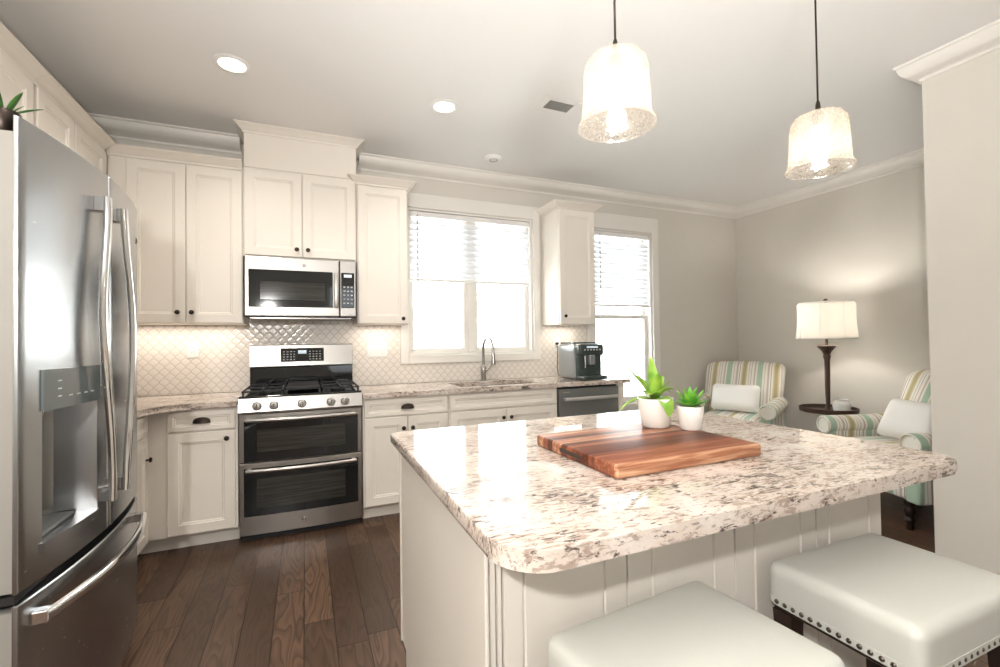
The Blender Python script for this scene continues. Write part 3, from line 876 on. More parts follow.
# ================================================================== DISHWASHER
t = thing('dishwasher', 'slate grey dishwasher with a bar handle under the coffee machine', 'dishwasher', (2.667, -.3, 0))
MB().box(2.359, 2.977, -.60, -.03, .10, .868).build('body', 'dark', t)
d = MB().box(2.361, 2.975, -.636, -.601, .105, .856, .005, 2).build('door', 'slate', t)
hb = MB().tube([(2.40 + .536 * i / 10, -.672 - .008 * math.sin(PI * i / 10), .772) for i in range(11)], [(.016, .009)] * 11, 12, flat=(0, 0, 1))
for x in (2.415, 2.921): hb.box(x - .010, x + .010, -.672, -.635, .760, .784, .003, 1)
hb.build('handle', 'satin', d, True)
MB().box(2.40, 2.47, -.6368, -.6358, .826, .832).build('maker_mark', 'keys', d)
MB().box(2.365, 2.971, -.55, -.10, .002, .10).build('kick_plate', 'dark', t)

# ================================================================== COFFEE MACHINE
t = thing('coffee_machine', 'silver and black bean-to-cup coffee machine on the worktop by the tall window', 'coffee machine', (2.76, -.36, CT1))
cz = CT1 + .001
def cm(p, q):
    return (q.x, q.y + (.012 * (1 - p[0] ** 2) if p[1] < -.3 else 0), q.z)
MB().rblock((2.757, -.335, cz + .165), (.138, .155, .160), .035).build('body', 'coffee_grey', t, True)
MB().rblock((2.757, -.325, cz + .327), (.118, .125, .010), .008).build('lid', 'coffee_dark', t, True)
MB().rblock((2.757, -.470, cz + .150), (.128, .050, .128), .018).build('front_panel', 'coffee_dark', t, True)
cp = MB().rblock((2.757, -.505, cz + .266), (.131, .050, .052), .022).build('control_head', 'coffee_dark', t, True)
for i in range(6): MB().box(2.672 + i * .032, 2.690 + i * .032, -.5565, -.5535, cz + .262, cz + .276, .001, 1).build('key_mark', 'keys', cp)
MB().box(2.700, 2.820, -.5562, -.5535, cz + .285, cz + .300, .001, 1).build('display', 'lcd', cp)
MB().box(2.727, 2.787, -.560, -.515, cz + .135, cz + .222, .008, 2).build('coffee_spout', 'coffee_grey', t)
MB().tube([(2.69, -.535, cz + .22), (2.69, -.545, cz + .15), (2.69, -.54, cz + .11)], .008, 8).build('steam_wand', 'nickel', t, True)
MB().rblock((2.757, -.535, cz + .019), (.128, .075, .018), .014).build('drip_tray', 'coffee_dark', t, True)
b = MB()
for i in range(9): b.box(2.66 + i * .022, 2.672 + i * .022, -.595, -.525, cz + .037, cz + .041)
b.build('drip_grate', 'nickel', t)
pc_ = MB().tube([(2.706, -.02, 1.215), (2.70, -.05, 1.20), (2.69, -.06, 1.12), (2.685, -.06, 1.0), (2.69, -.07, .93), (2.72, -.12, .9205), (2.74, -.17, .922)], .004, 8).build('power_cord', 'dark', t, True)


# outlets
def outlet(label, x, z, w, kinds, y=-T):
    t = thing('wall_outlet' if kinds[0] == 'o' else 'light_switch', label, 'outlet' if kinds[0] == 'o' else 'switch', (x, y, z))
    MB().box(x - w / 2, x + w / 2, y - .006, y, z - .060, z + .060, .004, 2).build('cover_plate', 'white', t)
    n = len(kinds)
    for i, k in enumerate(kinds):
        cx = x + (i - (n - 1) / 2) * .046
        MB().box(cx - .0165, cx + .0165, y - .0085, y - .0058, z - .033, z + .033, .002, 1).build('receptacle' if k == 'o' else 'rocker', 'ceramic', t)
        if k == 'o':
            b = MB()
            for dz in (-.016, .016):
                for dx in (-.006, .006): b.box(cx + dx - .0012, cx + dx + .0012, y - .0088, y - .0080, z + dz - .004, z + dz + .005)
            b.build('socket_slots', 'dark', t)
    return t


outlet('white wall outlet on the tile left of the range', -.364, 1.237, .078, 'o')
outlet('wide white triple switch plate on the tile right of the range', .958, 1.21, .165, 'sss')
outlet('white wall outlet with a black plug beside the coffee machine', 2.709, 1.222, .078, 'o')
MB().rblock((2.706, -.030, 1.240), (.014, .012, .012), .005, n=2, e=2).build('power_plug', 'dark', pc_, True)

# ================================================================== FRIDGE
F0, F1 = -2.385, -1.470                       # near and far side
t = fr = thing('refrigerator', 'stainless french-door refrigerator with water dispenser at the left', 'refrigerator', (-.70, (F0 + F1) / 2, 0))
MB().box(XL + .02, -.415, F0 + .006, F1 - .006, .03, 1.835, .004, 1).build('body', 'fridge_side', t)
MB().box(-.62, -.44, F0 + .02, F1 - .02, .004, .06).build('base_grille', 'dark', t)
SEAM = -1.927
xf = lambda y: -.292 + .045 * (1 - (2 * (y - F0) / (F1 - F0) - 1) ** 2)


def fr_door(y0, y1, z0, z1, name, hole=None):
    b = MB(); n = 20; e = .007
    ysl = [y0, y0 + e * .3, y0 + e] + [y0 + e + (y1 - y0 - 2 * e) * i / n for i in range(1, n)] + [y1 - e, y1 - e * .3, y1]
    if hole:
        ysl = sorted(set([y for y in ysl if min(abs(y - hole[0]), abs(y - hole[1])) > .008] + [hole[0], hole[1]]))
    def fx(y):
        d = min(y - y0, y1 - y); k = max(0, 1 - d / e)
        return xf(y) - e * (1 - math.sqrt(max(0, 1 - k * k)))
    zs = [z0, z0 + .004] + ([hole[2], hole[3]] if hole else []) + [z1 - .004, z1]
    g = {}
    for i, y in enumerate(ysl):
        for j, z in enumerate(zs):
            g[i, j] = b.bm.verts.new((fx(y) - (.003 if j in (0, len(zs) - 1) else 0), y, z))
    for i in range(len(ysl) - 1):
        for j in range(len(zs) - 1):
            if hole and hole[0] - 1e-6 <= ysl[i] and ysl[i + 1] <= hole[1] + 1e-6 and j == 2: continue
            b.face([g[i, j], g[i + 1, j], g[i + 1, j + 1], g[i, j + 1]])
    # sides, top and bottom back to x=-.335
    xb = -.3025; L = len(ysl) - 1; K = len(zs) - 1
    bk = {}
    for i in (0, L):
        for j in range(K + 1): bk[i, j] = b.bm.verts.new((xb, ysl[i], zs[j]))
        for j in range(K): b.face([g[i, j], g[i, j + 1], bk[i, j + 1], bk[i, j]])
    for j in (0, K): b.face([g[i, j] for i in range(L + 1)] + [bk[L, j], bk[0, j]])
    if not hole: b.face([bk[0, 0], bk[L, 0], bk[L, K], bk[0, K]])
    return b.build(name, 'fridge', t, True, angle=30), ysl, fx


DY0, DY1, DZ0, DZ1, DP = -2.302, -2.022, .728, 1.100, 1.212
dl, ysl, fx = fr_door(F0, SEAM - .003, .634, 1.885, 'left_door', (DY0, DY1, DZ0, DZ1))
dr, _, _ = fr_door(SEAM + .003, F1, .634, 1.885, 'right_door')
fz, _, _ = fr_door(F0, F1, .065, .606, 'freezer_drawer')
# liners behind the skins
for y0, y1, z0, z1, p, hol in ((F0 + .002, SEAM - .006, .64, 1.842, dl, True), (SEAM + .006, F1 - .002, .64, 1.842, dr, False), (F0 + .002, F1 - .002, .07, .590, fz, False)):
    b = MB()
    if hol:
        for a0, a1, c0, c1 in ((y0, DY0 - .002, z0, z1), (DY1 + .002, y1, z0, z1), (DY0 - .002, DY1 + .002, z0, DZ0 - .002), (DY0 - .002, DY1 + .002, DZ1 + .002, z1)): b.box(-.412, -.3027, a0, a1, c0, c1)
        b.box(-.412, -.404, DY0 - .002, DY1 + .002, DZ0 - .002, DZ1 + .002)
    else: b.box(-.412, -.3027, y0, y1, z0, z1)
    b.build('door_liner', 'fridge_side', p)
MB().box(-.414, -.30, F0 + .004, F1 - .004, .609, .631).build('door_gasket', 'dark', t)
# dispenser: recess walls, rounded back, tray, panel, nozzle
ds = MB(); n = 14
rows = []
for k in range(n + 1):
    y = DY0 + (DY1 - DY0) * k / n; s_ = 2 * k / n - 1
    xb = -.402 + .012 + .08 * (1 - math.sqrt(max(0, 1 - abs(s_) ** 2.4)))
    xb = min(xb, fx(y) - .001) if 0 < k < n else fx(y) - .001
    rows.append((y, xb))
ds.loops([[(x, y, DZ0) for y, x in rows], [(x, y, DZ1) for y, x in rows]], closed=False, cap0=False, cap1=False)
for zc in (DZ0, DZ1):
    ds.face([ds.bm.verts.new((x, y, zc)) for y, x in rows] + [ds.bm.verts.new((fx(y) - .001, y, zc)) for y, x in rows[-2:0:-1]])
rec = ds.build('dispenser_recess', 'fridge', dl, True)
def strip(c0, c1, off, nm, mat, par, ya=DY0 - .004, yb=DY1 + .004, inn=.012):
    b = MB(); m_ = 12; ysx = [ya + (yb - ya) * i / m_ for i in range(m_ + 1)]
    f = lambda z: [(fx(y) + off, y, z) for y in ysx] + [(fx(y) - inn, y, z) for y in ysx[::-1]]
    b.loops([f(c0), f(c1)]); return b.build(nm, mat, par, True)
strip(DZ1 - .004, DP, .006, 'dispenser_panel', 'panel_grey', dl)
strip(DZ0 - .024, DZ0 + .004, .007, 'drip_tray_lip', 'fridge', dl, inn=.004)
MB().box(-.385, -.300, DY0 + .02, DY1 - .02, DZ0 + .001, DZ0 + .012, .003, 1).build('drip_tray', 'slate', dl)
MB().tube([(-.335, (DY0 + DY1) / 2 - .02, DZ1 + .004), (-.335, (DY0 + DY1) / 2 - .02, DZ1 - .030)], [.020, .012], 12).build('water_nozzle', 'chrome', dl, True)
for i, (dy, dz) in enumerate(((.06, .030), (.06, .052), (.06, .075), (.11, .028), (.15, .028), (.19, .028), (.23, .028))):
    y = DY0 + dy; MB().box(fx(y) + .0055, fx(y) + .0072, y - .010, y + .010, DZ1 + dz, DZ1 + dz + .004).build('key_mark', 'keys', dl)


def bow_handle(par, pts, half, mounts, flat):
    b = MB().tube(pts, [half] * len(pts), 12, flat=flat)
    b.build('handle', 'chrome', par, True)
    for bx in mounts: MB().box(*bx, .004, 2).build('handle_mount', 'chrome', par)


def crv(ts, t):
    for (a0, v0), (a1, v1) in zip(ts, ts[1:]):
        if t <= a1:
            f = (t - a0) / (a1 - a0); return v0 + (v1 - v0) * (.5 - .5 * math.cos(PI * f))
    return ts[-1][1]


for par, ts in ((dl, ((0, -1.990), (.62, -2.082), (1, -2.03))), (dr, ((0, -1.862), (.55, -1.815), (1, -1.885)))):
    pts = []
    for i in range(25):
        f = i / 24; y = crv(ts, f); pts.append((xf(y) + .030 + .010 * math.sin(PI * f), y, .745 + 1.035 * f))
    mt = []
    for f0, f1 in ((0, .05), (.95, 1)):
        y = crv(ts, f0); mt.append((xf(y) - .003, xf(y) + .036, y - .015, y + .015, .745 + 1.035 * f0, .745 + 1.035 * f1))
    bow_handle(par, pts, (.012, .019), mt, (1, 0, 0))
pts = []
for i in range(21):
    y = -2.345 + (2.345 - 1.560) * i / 20
    pts.append((xf(y) + .030 + .025 * math.sin(PI * i / 20), y, .548))
bow_handle(fz, pts, (.011, .018), [(xf(-2.33) - .003, xf(-2.33) + .036, -2.348, -2.316, .530, .566), (xf(-1.575) - .003, xf(-1.575) + .036, -1.590, -1.558, .530, .566)], (1, 0, 0))
emblem(dr, (xf(-1.525) + .0008, -1.525, 1.735), .015, (1, 0, 0), (0, 0, 1))

# ================================================================== ISLAND
IX0, IX1, IY0, IY1 = .704, 2.178, -3.280, -2.110
BX0, BX1, BY0, BY1 = .742, 2.130, -3.080, -2.145
t = thing('kitchen_island', 'cream panelled kitchen island base under the granite slab', 'kitchen island', ((BX0 + BX1) / 2, (BY0 + BY1) / 2, 0))
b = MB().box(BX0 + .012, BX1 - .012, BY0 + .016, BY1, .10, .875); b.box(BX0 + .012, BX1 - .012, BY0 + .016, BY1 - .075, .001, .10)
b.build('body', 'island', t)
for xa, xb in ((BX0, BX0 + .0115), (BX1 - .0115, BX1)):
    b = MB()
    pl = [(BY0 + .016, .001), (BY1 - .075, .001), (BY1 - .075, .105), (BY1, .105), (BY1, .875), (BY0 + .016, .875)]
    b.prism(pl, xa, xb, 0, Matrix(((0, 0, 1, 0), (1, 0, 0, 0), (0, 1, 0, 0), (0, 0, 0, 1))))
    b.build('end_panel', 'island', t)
# grooved back panelling facing the stools
gx = [(.762, 1), (.776, 1), (.827, 0), (1.035, 0), (1.101, 1), (1.176, 0), (1.383, 0), (1.460, 1), (1.537, 0), (1.729, 0), (1.801, 1), (1.862, 0), (2.065, 0)]
pf = [(BX0, BY0 + .0155), (BX0, BY0)]
for x, k in gx:
    w_, d_ = (.0032, .0105) if k else (.0045, .0050)
    pf += [(x - w_, BY0), (x - w_ * .35, BY0 + d_), (x + w_ * .35, BY0 + d_), (x + w_, BY0)]
pf += [(BX1, BY0), (BX1, BY0 + .0155)]
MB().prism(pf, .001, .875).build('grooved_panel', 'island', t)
MB().box(BX0 - .010, BX0 - .0005, BY0 - .010, BY0 + .045, .001, .875, .003, 2).build('corner_bead', 'island', t)
MB().box(BX0 - .006, BX0 - .0005, BY1 - .016, BY1, .105, .875, .002, 1).build('corner_bead', 'island', t)
# slab
R = .10; poly = arc((IX0 + R, IY0 + R), R, PI, 1.5 * PI, 10) + arc((IX1 - .075, IY0 + .075), .075, 1.5 * PI, 2 * PI, 8) + arc((IX1 - .03, IY1 - .03), .03, 0, PI / 2, 4) + arc((IX0 + .03, IY1 - .03), .03, PI / 2, PI, 4)
b = MB().prism(poly, .8755, .914, .008)
tag(b.build('island_countertop', 'granite', None, True), 'large glossy granite island slab with rounded corners', 'countertop')

# cutting board
t = thing('cutting_board', 'thick striped acacia cutting board lying on the island', 'cutting board', (1.398, -2.793, .9145), .012)
b = MB(); w, d, hz = .272, .216, .038
b.box(-w, w, -d, d, 0, hz, .007, 3)
bd = b.build('board', 'board', t, True, world=False)
MB().box(-w - .0012, -w + .004, -.055, .065, .012, .026, .0015, 1).build('finger_groove', 'wood_dark', t, world=False)


# plants
def leaf(mb, base, az, L, wmax, lift, droop, twist=0):
    base = Vector(base); d = Vector((math.cos(az), math.sin(az), 0)); sd = Vector((-math.sin(az), math.cos(az), 0))
    n = 8; A, Bm, Cc = [], [], []
    for i in range(n + 1):
        s_ = i / n
        ang = lift - droop * s_
        if i == 0: p = base.copy()
        else: p = p + (d * math.cos(ang) + Vector((0, 0, 1)) * math.sin(ang)) * (L / n)
        w = wmax * (math.sin(PI * min(1, .16 + .84 * s_)) ** .75) * (1 if s_ < 1 else 0) + .0004
        upv = (Vector((0, 0, 1)) * math.cos(ang) - d * math.sin(ang))
        A.append(p + sd * w + upv * w * .35); Cc.append(p - sd * w + upv * w * .35); Bm.append(p.copy())
    th = .0012
    rings = []
    for a_, m__, c_ in zip(A, Bm, Cc):
        rings.append([a_, m__, c_, c_ - Vector((0, 0, th)), m__ - Vector((0, 0, th)), a_ - Vector((0, 0, th))])
    mb.loops(rings)


def pot(t, c, r0, r1, h, mat='ceramic', soil='moss'):
    MB().lathe([(r0 * .9, 0), (r0, .004), (r0 + (r1 - r0) * .5, h * .5), (r1, h - .003), (r1 - .002, h), (r1 - .005, h), (r1 - .006, h - .014), (.001, h - .014)], c, 32).build('pot', mat, t, True, angle=50)
    n = 20
    MB().lathe([(r1 - .0065, h - .0135), (r1 * .6, h - .006), (.001, h - .003)], c, n).build('soil', soil, t, True)


random.seed(4)
pz = .9535
c = (1.582, -2.650, pz); t = thing('potted_plant', 'taller pot with arching lime-green strappy leaves on the cutting board', 'plant', c)
pot(t, c, .050, .0665, .105)
top = Vector((c[0], c[1], c[2] + .10))
cr_ = Vector((.394 * 0 + .919, -.394, 0))     # roughly the viewer's right
for az, L, w, li, dr_ in ((2.75, .20, .010, .98, .20), (2.75, .135, .012, .25, 1.1), (.15, .10, .008, .9, 1.1), (.35, .115, .006, .95, 1.5), (1.2, .15, .016, 1.45, .1), (-2.0, .10, .017, 1.35, .2),
                         (-1.75, .105, .022, .55, 2.1), (2.3, .10, .013, 1.2, .3), (-.9, .08, .014, 1.3, .6), (-2.5, .10, .016, .8, 1.0), (.5, .115, .012, 1.1, .7), (3.4, .10, .012, .8, .8),
                         (.6, .10, .007, .55, .8), (1.9, .11, .012, 1.2, .6), (-1.4, .085, .017, 1.1, .9)):
    b = MB(); leaf(b, top + Vector((math.cos(az), math.sin(az), 0)) * .010, az, L * 1.06, w * 1.22, li, dr_); b.build('leaf', 'leaf', t, True, angle=80)
c = (1.652, -2.748, pz); t = thing('potted_plant', 'smaller pot with a bright green rosette of pointed leaves on the cutting board', 'plant', c)
pot(t, c, .036, .0455, .082, soil='moss')
top = Vector((c[0], c[1], c[2] + .078))
for ring_, (n, li, L, w) in enumerate(((8, .35, .058, .012), (8, .85, .070, .012), (6, 1.2, .070, .011))):
    for i in range(n):
        az = 2 * PI * i / n + ring_ * .4
        b = MB(); leaf(b, top + Vector((math.cos(az), math.sin(az), 0)) * .006, az, L * random.uniform(.9, 1.1), w, li, -.15); b.build('leaf', 'leaf2', t, True, angle=80)
c = (-.340, -2.346, 1.8427); t = thing('potted_plant', 'small dark pot with spiky leaves on top of the fridge', 'plant', c)
pot(t, c, .030, .035, .062, 'bronze', 'soil')
for i in range(9):
    az = i * 2.4; b = MB(); leaf(b, Vector(c) + Vector((math.cos(az) * .012, math.sin(az) * .012, .054)), az, .055 + .01 * (i % 3), .007, 1.3 - .08 * i, .2); b.build('leaf', 'leaf3', t, True, angle=80)

# ================================================================== STOOLS
def make_stool(label, cx, cy):
    w, d = .232, .170; zt = .682; h = .052
    t = thing('counter_stool', label, 'stool', (cx, cy, 0), 0, None)
    def sq(p, q):
        z = max(q.z, -h + .013)
        return (q.x, q.y, z + (.006 * (1 - p[0] ** 2) * (1 - p[1] ** 2) if p[2] > .3 else 0))
    st = MB().rblock((0, 0, zt - h - .017), (w, d, h + .013), .026, sq, n=10).build('seat', 'leather', t, True, world=False)
    zb = zt - 2 * h - .004
    MB().prism(arc((w - .025, d - .025), .0262, 0, HPI, 5) + arc((-w + .025, d - .025), .0262, HPI, PI, 5) + arc((-w + .025, -d + .025), .0262, PI, 1.5 * PI, 5) + arc((w - .025, -d + .025), .0262, 1.5 * PI, 2 * PI, 5), zb - .003, zb + .018, .001).build('nail_band', 'leather', t, world=False)
    zn = zb + .007
    def nails(pts, nrm):
        for x, y in pts:
            b = MB(); nv = Vector(nrm); u = Vector((0, 0, 1)); r_ = u.cross(nv); M4 = Matrix((r_, u, nv)).transposed().to_4x4(); M4.translation = (x, y, zn)
            b.lathe([(.0062, -.001), (.0056, .0022), (.0034, .004), (.0004, .0046)], (0, 0, 0), 10); b.bm.transform(M4)
            b.build('nailhead', 'nickel_dark', t, True, world=False)
    k = 17
    nails([(-w - .0012, -d + .03 + (2 * d - .06) * i / 13) for i in range(14)], (-1, 0, 0))
    nails([(w + .0012, -d + .03 + (2 * d - .06) * i / 13) for i in range(14)], (1, 0, 0))
    nails([(-w + .03 + (2 * w - .06) * i / (k - 1), -d + .0012) for i in range(k)], (0, -1, 0))
    nails([(-w + .03 + (2 * w - .06) * i / (k - 1), d + .0012) for i in range(k)], (0, 1, 0))
    MB().box(-w + .012, w - .012, -d + .012, d - .012, zb - .020, zb - .0035, .003, 1).build('seat_frame', 'wood_dark', t, world=False)
    for sx in (-1, 1):
        for sy in (-1, 1):
            x, y = sx * (w - .035), sy * (d - .035)
            b = MB()
            f = lambda s_, z, o: [(x + a * s_ + sx * o, y + c_ * s_ + sy * o, z) for a, c_ in ((-1, -1), (1, -1), (1, 1), (-1, 1))]
            b.loops([f(.014, 0, .012), f(.024, zb - .055, 0), f(.025, zb - .0205, 0)]); b.build('leg', 'wood_dark', t, world=False)
    for sx in (-1, 1): MB().box(sx * (w - .030) - .009, sx * (w - .030) + .009, -d + .05, d - .05, .24, .27, .002, 1).build('stretcher', 'wood_dark', t, world=False)
    MB().box(-w + .05, w - .05, -d + .022, -d + .040, .17, .20, .002, 1).build('foot_rail', 'wood_dark', t, world=False)
    return t


MAT['nickel_dark'] = plain('antique_nailhead', (.20, .17, .15), .3, 1.)
s1 = make_stool('pale leather counter stool at the near-left end of the island', 1.098, -3.275)
s2 = dup(s1, (1.765, -3.285, 0), 0, 'pale leather counter stool with bronze nailheads nearest the right wall')
s1.location = (1.085, -3.288, 0); s1.rotation_euler = (0, 0, math.radians(5))


# ================================================================== ARMCHAIRS
def make_chair(label, loc, rz):
    """front faces -Y in its own frame"""
    t = thing('armchair', label, 'armchair', loc, rz, None)
    # seat base and skirt
    MB().rblock((0, .02, .285), (.300, .36, .095), .03, n=6).build('seat_base', 'stripe_x', t, True, world=False)
    MB().rblock((0, -.045, .415), (.290, .315, .075), .05, lambda p, q: (q.x, q.y, q.z + .018 * (1 - p[0] ** 2) * (1 - p[1] ** 2) * (1 if p[2] > 0 else 0)), n=8).build('seat_cushion', 'stripe_x', t, True, world=False)
    # back: leaning, with a rolled top
    def bk(p, q):
        h = (p[2] + 1) / 2
        y = q.y - .03 + .26 * h + .07 * max(0, h - .6) ** 2 * 6 * .16
        x = q.x * (1 - .06 * (1 - h))
        z = q.z - .03 * abs(p[0]) ** 3 * max(0, h)
        y -= .035 * math.sin(PI * min(1, h * 1.1)) * (1 - p[0] ** 2) * (1 if p[1] < 0 else 0)
        return (x, y, z)
    MB().rblock((0, .215, .665), (.392, .085, .345), .06, bk, n=10).build('backrest', 'stripe_x', t, True, world=False)
    for sx in (-1, 1):
        cx = sx * .345
        # outer arm panel and roll on top, scroll at the front
        MB().rblock((cx, -.015, .385), (.050, .345, .195), .02, n=6).build('arm_panel', 'stripe_y', t, True, world=False)
        prof = []
        for i in range(24):
            a = 2 * PI * i / 24; prof.append((math.cos(a) * .078 + sx * .012, math.sin(a) * .072))
        rings = []
        for y, s_, dz in ((-.372, .70, 0), (-.378, .9, 0), (-.368, 1.0, 0), (-.2, 1., .0), (.0, 1., .0), (.2, .97, .015), (.30, .9, .02)):
            rings.append([(cx + px * s_, y, .572 + dz + pz_ * s_) for px, pz_ in prof])
        ar = MB().loops(rings).build('arm', 'stripe_y', t, True, world=False, angle=50)
        b = MB()
        for r_ in (.064,): b.lathe([(r_, -.376), (r_ - .002, -.3795), (r_ - .006, -.3795), (r_ - .008, -.376)], (0, 0, 0), 24, cap0=False, cap1=False)
        b.bm.transform(Matrix.Translation((cx + sx * .010, 0, .572)) @ Matrix(((1, 0, 0, 0), (0, 0, 1, 0), (0, -1, 0, 0), (0, 0, 0, 1))))
        b.build('arm_scroll', 'stripe_x', ar, True, world=False)
        # turned front leg, square rear leg
        MB().lathe([(.018, 0), (.024, .02), (.021, .045), (.030, .065), (.022, .085), (.030, .11), (.034, .13), (.026, .15), (.030, .165), (.034, .19)], (sx * .285, -.315, 0), 18).build('leg', 'wood_dark', t, True, world=False)
        b = MB(); f = lambda s_, z, o: [(sx * .28 + a * s_, .30 + o + c_ * s_, z) for a, c_ in ((-1, -1), (1, -1), (1, 1), (-1, 1))]
        b.loops([f(.017, 0, .06), f(.024, .20, 0)]); b.build('leg', 'wood_dark', t, world=False)
    return t


def rz_for(fx_, fy_): return math.atan2(fy_, fx_) + HPI


CH1, RZ1 = (4.50, -.58, 0), rz_for(-.90, -.44)
CH2, RZ2 = (4.43, -2.10, 0), rz_for(-.94, .33)
ch = make_chair('striped armchair in the corner left of the floor lamp', CH1, RZ1)
dup(ch, CH2, RZ2, 'striped armchair right of the floor lamp, partly hidden by the wall')


def lumbar(label, chair, rz, off, tilt, yaw=0, w=.225, hgt=.138):
    Mx = Matrix.Translation(chair) @ Matrix.Rotation(rz, 4, 'Z')
    p = Mx @ Vector(off)
    t = MB().rblock((0, 0, 0), (w, .055, hgt), .05, lambda q, v: (v.x * (1 + .05 * abs(q[0]) ** 3 * abs(q[2]) ** 3), v.y * max(.10, (1 - abs(q[0]) ** 4) * (1 - abs(q[2]) ** 4)) ** .5 * 1.15, v.z * (1 + .07 * abs(q[0]) ** 3 * abs(q[2]) ** 3)), n=10).build('lumbar_cushion', 'cloth', None, True, angle=80)
    t.location = p; t.rotation_euler = (tilt, yaw, rz)
    return tag(t, label, 'cushion')


lumbar('white lumbar cushion on the corner armchair', CH1, RZ1, (.0, .0, .652), -.40)
lumbar('white cushion leaning on the armchair beside the wall', CH2, RZ2, (.02, -.01, .658), -.50, w=.215, hgt=.15)

# ================================================================== FLOOR LAMP
LX, LY = 4.80, -1.315
t = thing('floor_lamp', 'brown floor lamp with drum shade and built-in round tray', 'lamp', (LX, LY, 0))
MB().lathe([(.15, 0), (.15, .012), (.13, .022), (.03, .035), (.018, .05)], (LX, LY, .001), 32).build('base', 'lampmetal', t, True)
MB().lathe([(.018, .04), (.022, .10), (.017, .14), (.019, .58), (.028, .60), (.018, .625), (.017, .64), (.0215, .85), (.022, 1.06), (.030, 1.09), (.026, 1.11), (.040, 1.14), (.070, 1.175), (.078, 1.185), (.070, 1.192), (.012, 1.195), (.010, 1.27)], (LX, LY, 0), 24).build('pole', 'lampmetal', t, True)
tr = MB().lathe([(.021, .583), (.205, .583), (.225, .590), (.228, .625), (.220, .627), (.215, .603), (.021, .600)], (LX, LY, 0), 48, cap0=False, cap1=False).build('tray', 'lampmetal', t, True)
sh = MB()
prof = []
for i in range(10):
    s_ = i / 9; prof.append((.238 - .014 * s_ - .008 * math.sin(PI * s_), 1.255 + .318 * s_))
sh.lathe(prof + [(r - .003, z) for r, z in prof[::-1]], (LX, LY, 0), 56, cap0=False, cap1=False)
sd = sh.build('lamp_shade', 'linen', t, True)
for z, r in ((1.252, .2385), (1.578, .2105)):
    MB().lathe([(r - .004, z), (r + .002, z), (r + .002, z + .010), (r - .004, z + .010)], (LX, LY, 0), 56, cap0=False, cap1=False).build('shade_trim', 'ceramic2', sd, True)
for k in range(8):
    a = k * PI / 4 + .35; sb = MB(); sb.tube([(LX + math.cos(a) * (r + .0012), LY + math.sin(a) * (r + .0012), z) for r, z in prof], .0018, 6)
    sb.build('shade_seam', 'ceramic2', sd, True)
MB().lathe([(.002, 1.27), (.010, 1.275), (.016, 1.29), (.030, 1.36), (.033, 1.39), (.022, 1.42), (.001, 1.43)], (LX, LY, 0), 16).build('bulb', 'bulb', t, True)
hp_ = MB()
hp_.tube([(LX - .035, LY, 1.27), (LX - .05, LY, 1.38), (LX - .03, LY, 1.50), (LX, LY, 1.570)], .0025, 6); hp_.tube([(LX + .035, LY, 1.27), (LX + .05, LY, 1.38), (LX + .03, LY, 1.50), (LX, LY, 1.570)], .0025, 6)
for k in range(3):
    a = k * 2 * PI / 3; hp_.tube([(LX, LY, 1.567), (LX + math.cos(a) * .218, LY + math.sin(a) * .218, 1.567)], .002, 6)
hp_.build('harp', 'lampmetal', t, True)
MB().lathe([(.004, 1.575), (.010, 1.585), (.006, 1.592), (.018, 1.602), (.018, 1.612), (.008, 1.622), (.001, 1.624)], (LX, LY, 0), 16).build('finial', 'lampmetal', t, True)
light('floor_lamp_glow', 'POINT', (LX, LY, 1.46), 11, (1, .94, .87), shadow_soft_size=.03)
# jar on the tray
jx, jy = 4.79, -1.435
t = thing('ceramic_jar', 'small round white jar on the lamp tray', 'jar', (jx, jy, .6035))
MB().lathe([(.045, 0), (.062, .010), (.068, .045), (.064, .075), (.048, .092), (.043, .098), (.050, .106), (.050, .112), (.040, .114), (.038, .10), (.03, .09), (.001, .085)], (jx, jy, .604), 28).build('jar_body', 'ceramic2', t, True)

# ================================================================== PENDANTS
def make_pendant(label, x, y):
    t = thing('pendant_light', label, 'pendant light', (x, y, H), 0, None)
    MB().lathe([(.001, -.001), (.062, -.001), (.062, -.012), (.055, -.022), (.012, -.026), (.001, -.026)], (0, 0, 0), 32).build('canopy', 'bronze', t, True, world=False)
    MB().tube([(0, 0, -.024), (0, 0, 2.228 - H)], .0036, 8).build('cord', 'bronze', t, True, world=False)
    MB().lathe([(.005, 2.232), (.008, 2.222), (.011, 2.192), (.015, 2.180), (.021, 2.1785), (.021, 2.160), (.018, 2.130), (.001, 2.130)], (0, 0, -H), 20).build('socket', 'bronze', t, True, world=False)
    o = [(.017, 2.176), (.066, 2.174), (.084, 2.166), (.096, 2.150), (.1015, 2.128), (.108, 2.0), (.110, 1.975), (.116, 1.966), (.121, 1.958), (.121, 1.953)]
    MB().lathe(o + [(r - .003, z) for r, z in o[::-1]], (0, 0, -H), 48, cap0=False, cap1=False).build('glass_shade', 'seeded', t, True, world=False)
    MB().lathe([(.012, 2.130), (.014, 2.110), (.028, 2.062), (.030, 2.045), (.022, 2.022), (.001, 2.013)], (0, 0, -H), 20).build('bulb', 'bulb', t, True, world=False)
    return t


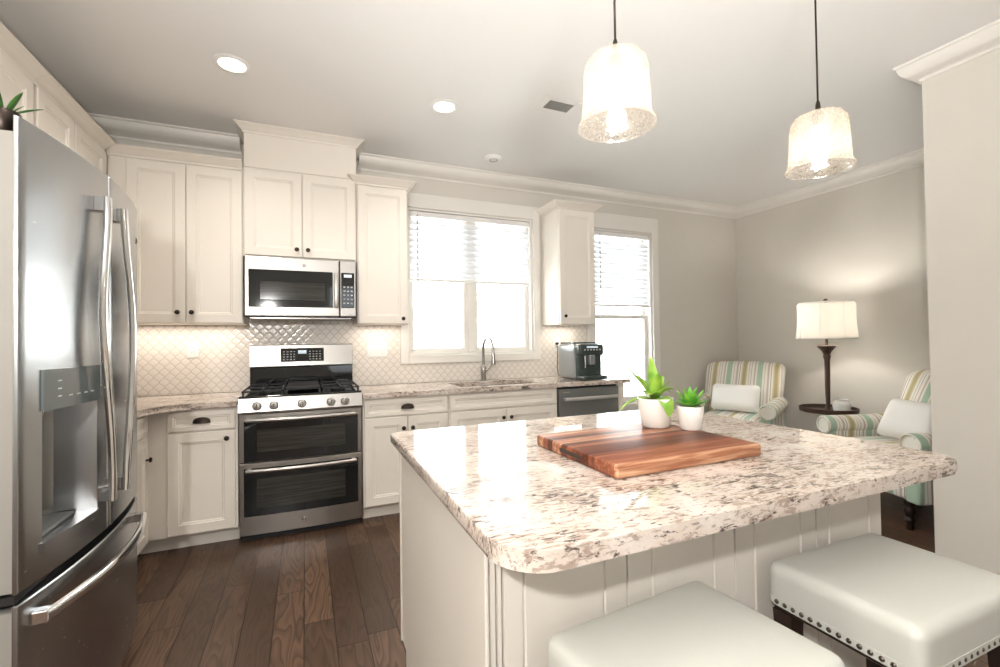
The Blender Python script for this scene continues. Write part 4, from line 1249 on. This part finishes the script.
p1 = make_pendant('glowing seeded-glass pendant nearer the fridge, over the left half of the island', 1.312, -2.80)
dup(p1, (2.318, -2.80, H), 0, 'glowing seeded-glass pendant over the right end of the island')
for x in (1.312, 2.318): light('pendant_glow', 'POINT', (x, -2.80, 2.00), .9, WARM, shadow_soft_size=.03)


# ================================================================== CEILING FIXTURES
def downlight(label, x, y):
    t = thing('recessed_light', label, 'ceiling light', (x, y, H), 0, None)
    MB().lathe([(.066, -.0005), (.092, -.0005), (.094, -.004), (.088, -.007), (.070, -.009), (.066, -.004)], (0, 0, 0), 36, cap0=False, cap1=False).build('trim_ring', 'white', t, True, world=False)
    MB().lathe([(.001, -.0012), (.067, -.0012), (.067, -.003), (.001, -.0034)], (0, 0, 0), 36).build('diffuser', 'diffuser', t, True, world=False)
    return t


d1 = downlight('glowing recessed light in the ceiling above the corner by the fridge', .033, -1.095)
dup(d1, (1.252, -1.09, H), 0, 'glowing recessed light in the ceiling in front of the sink window')
t = thing('ceiling_vent', 'white ceiling vent with grey grille left of the pendant', 'vent', (1.95, -1.38, H))
frame_ = MB(); 
for a0, a1, c0, c1 in ((1.80, 1.862, -1.468, -1.292), (2.045, 2.105, -1.468, -1.292), (1.862, 2.045, -1.468, -1.430), (1.862, 2.045, -1.330, -1.292)): frame_.box(a0, a1, c0, c1, H - .008, H - .0005, .002, 1)
frame_.build('vent_frame', 'white', t)
MB().box(1.8625, 2.0445, -1.4295, -1.3305, H - .002, H - .0006).build('vent_backing', 'grille', t)
for i in range(7):
    y = -1.422 + i * .0145
    MB().box(1.8625, 2.0445, y, y + .005, H - .0075, H - .0022).build('louvre', 'grille', t)
t = thing('smoke_detector', 'small round white detector on the ceiling near the back wall', 'smoke detector', (1.872, -.44, H))
MB().lathe([(.001, -.0005), (.068, -.0005), (.070, -.006), (.066, -.020), (.050, -.026), (.001, -.027)], (1.872, -.44, H), 28).build('housing', 'white', t, True)
MB().lathe([(.030, -.0268), (.036, -.0268), (.036, -.029), (.030, -.029)], (1.872, -.44, H), 24, cap0=False, cap1=False).build('vent_ring', 'grille', t, True)
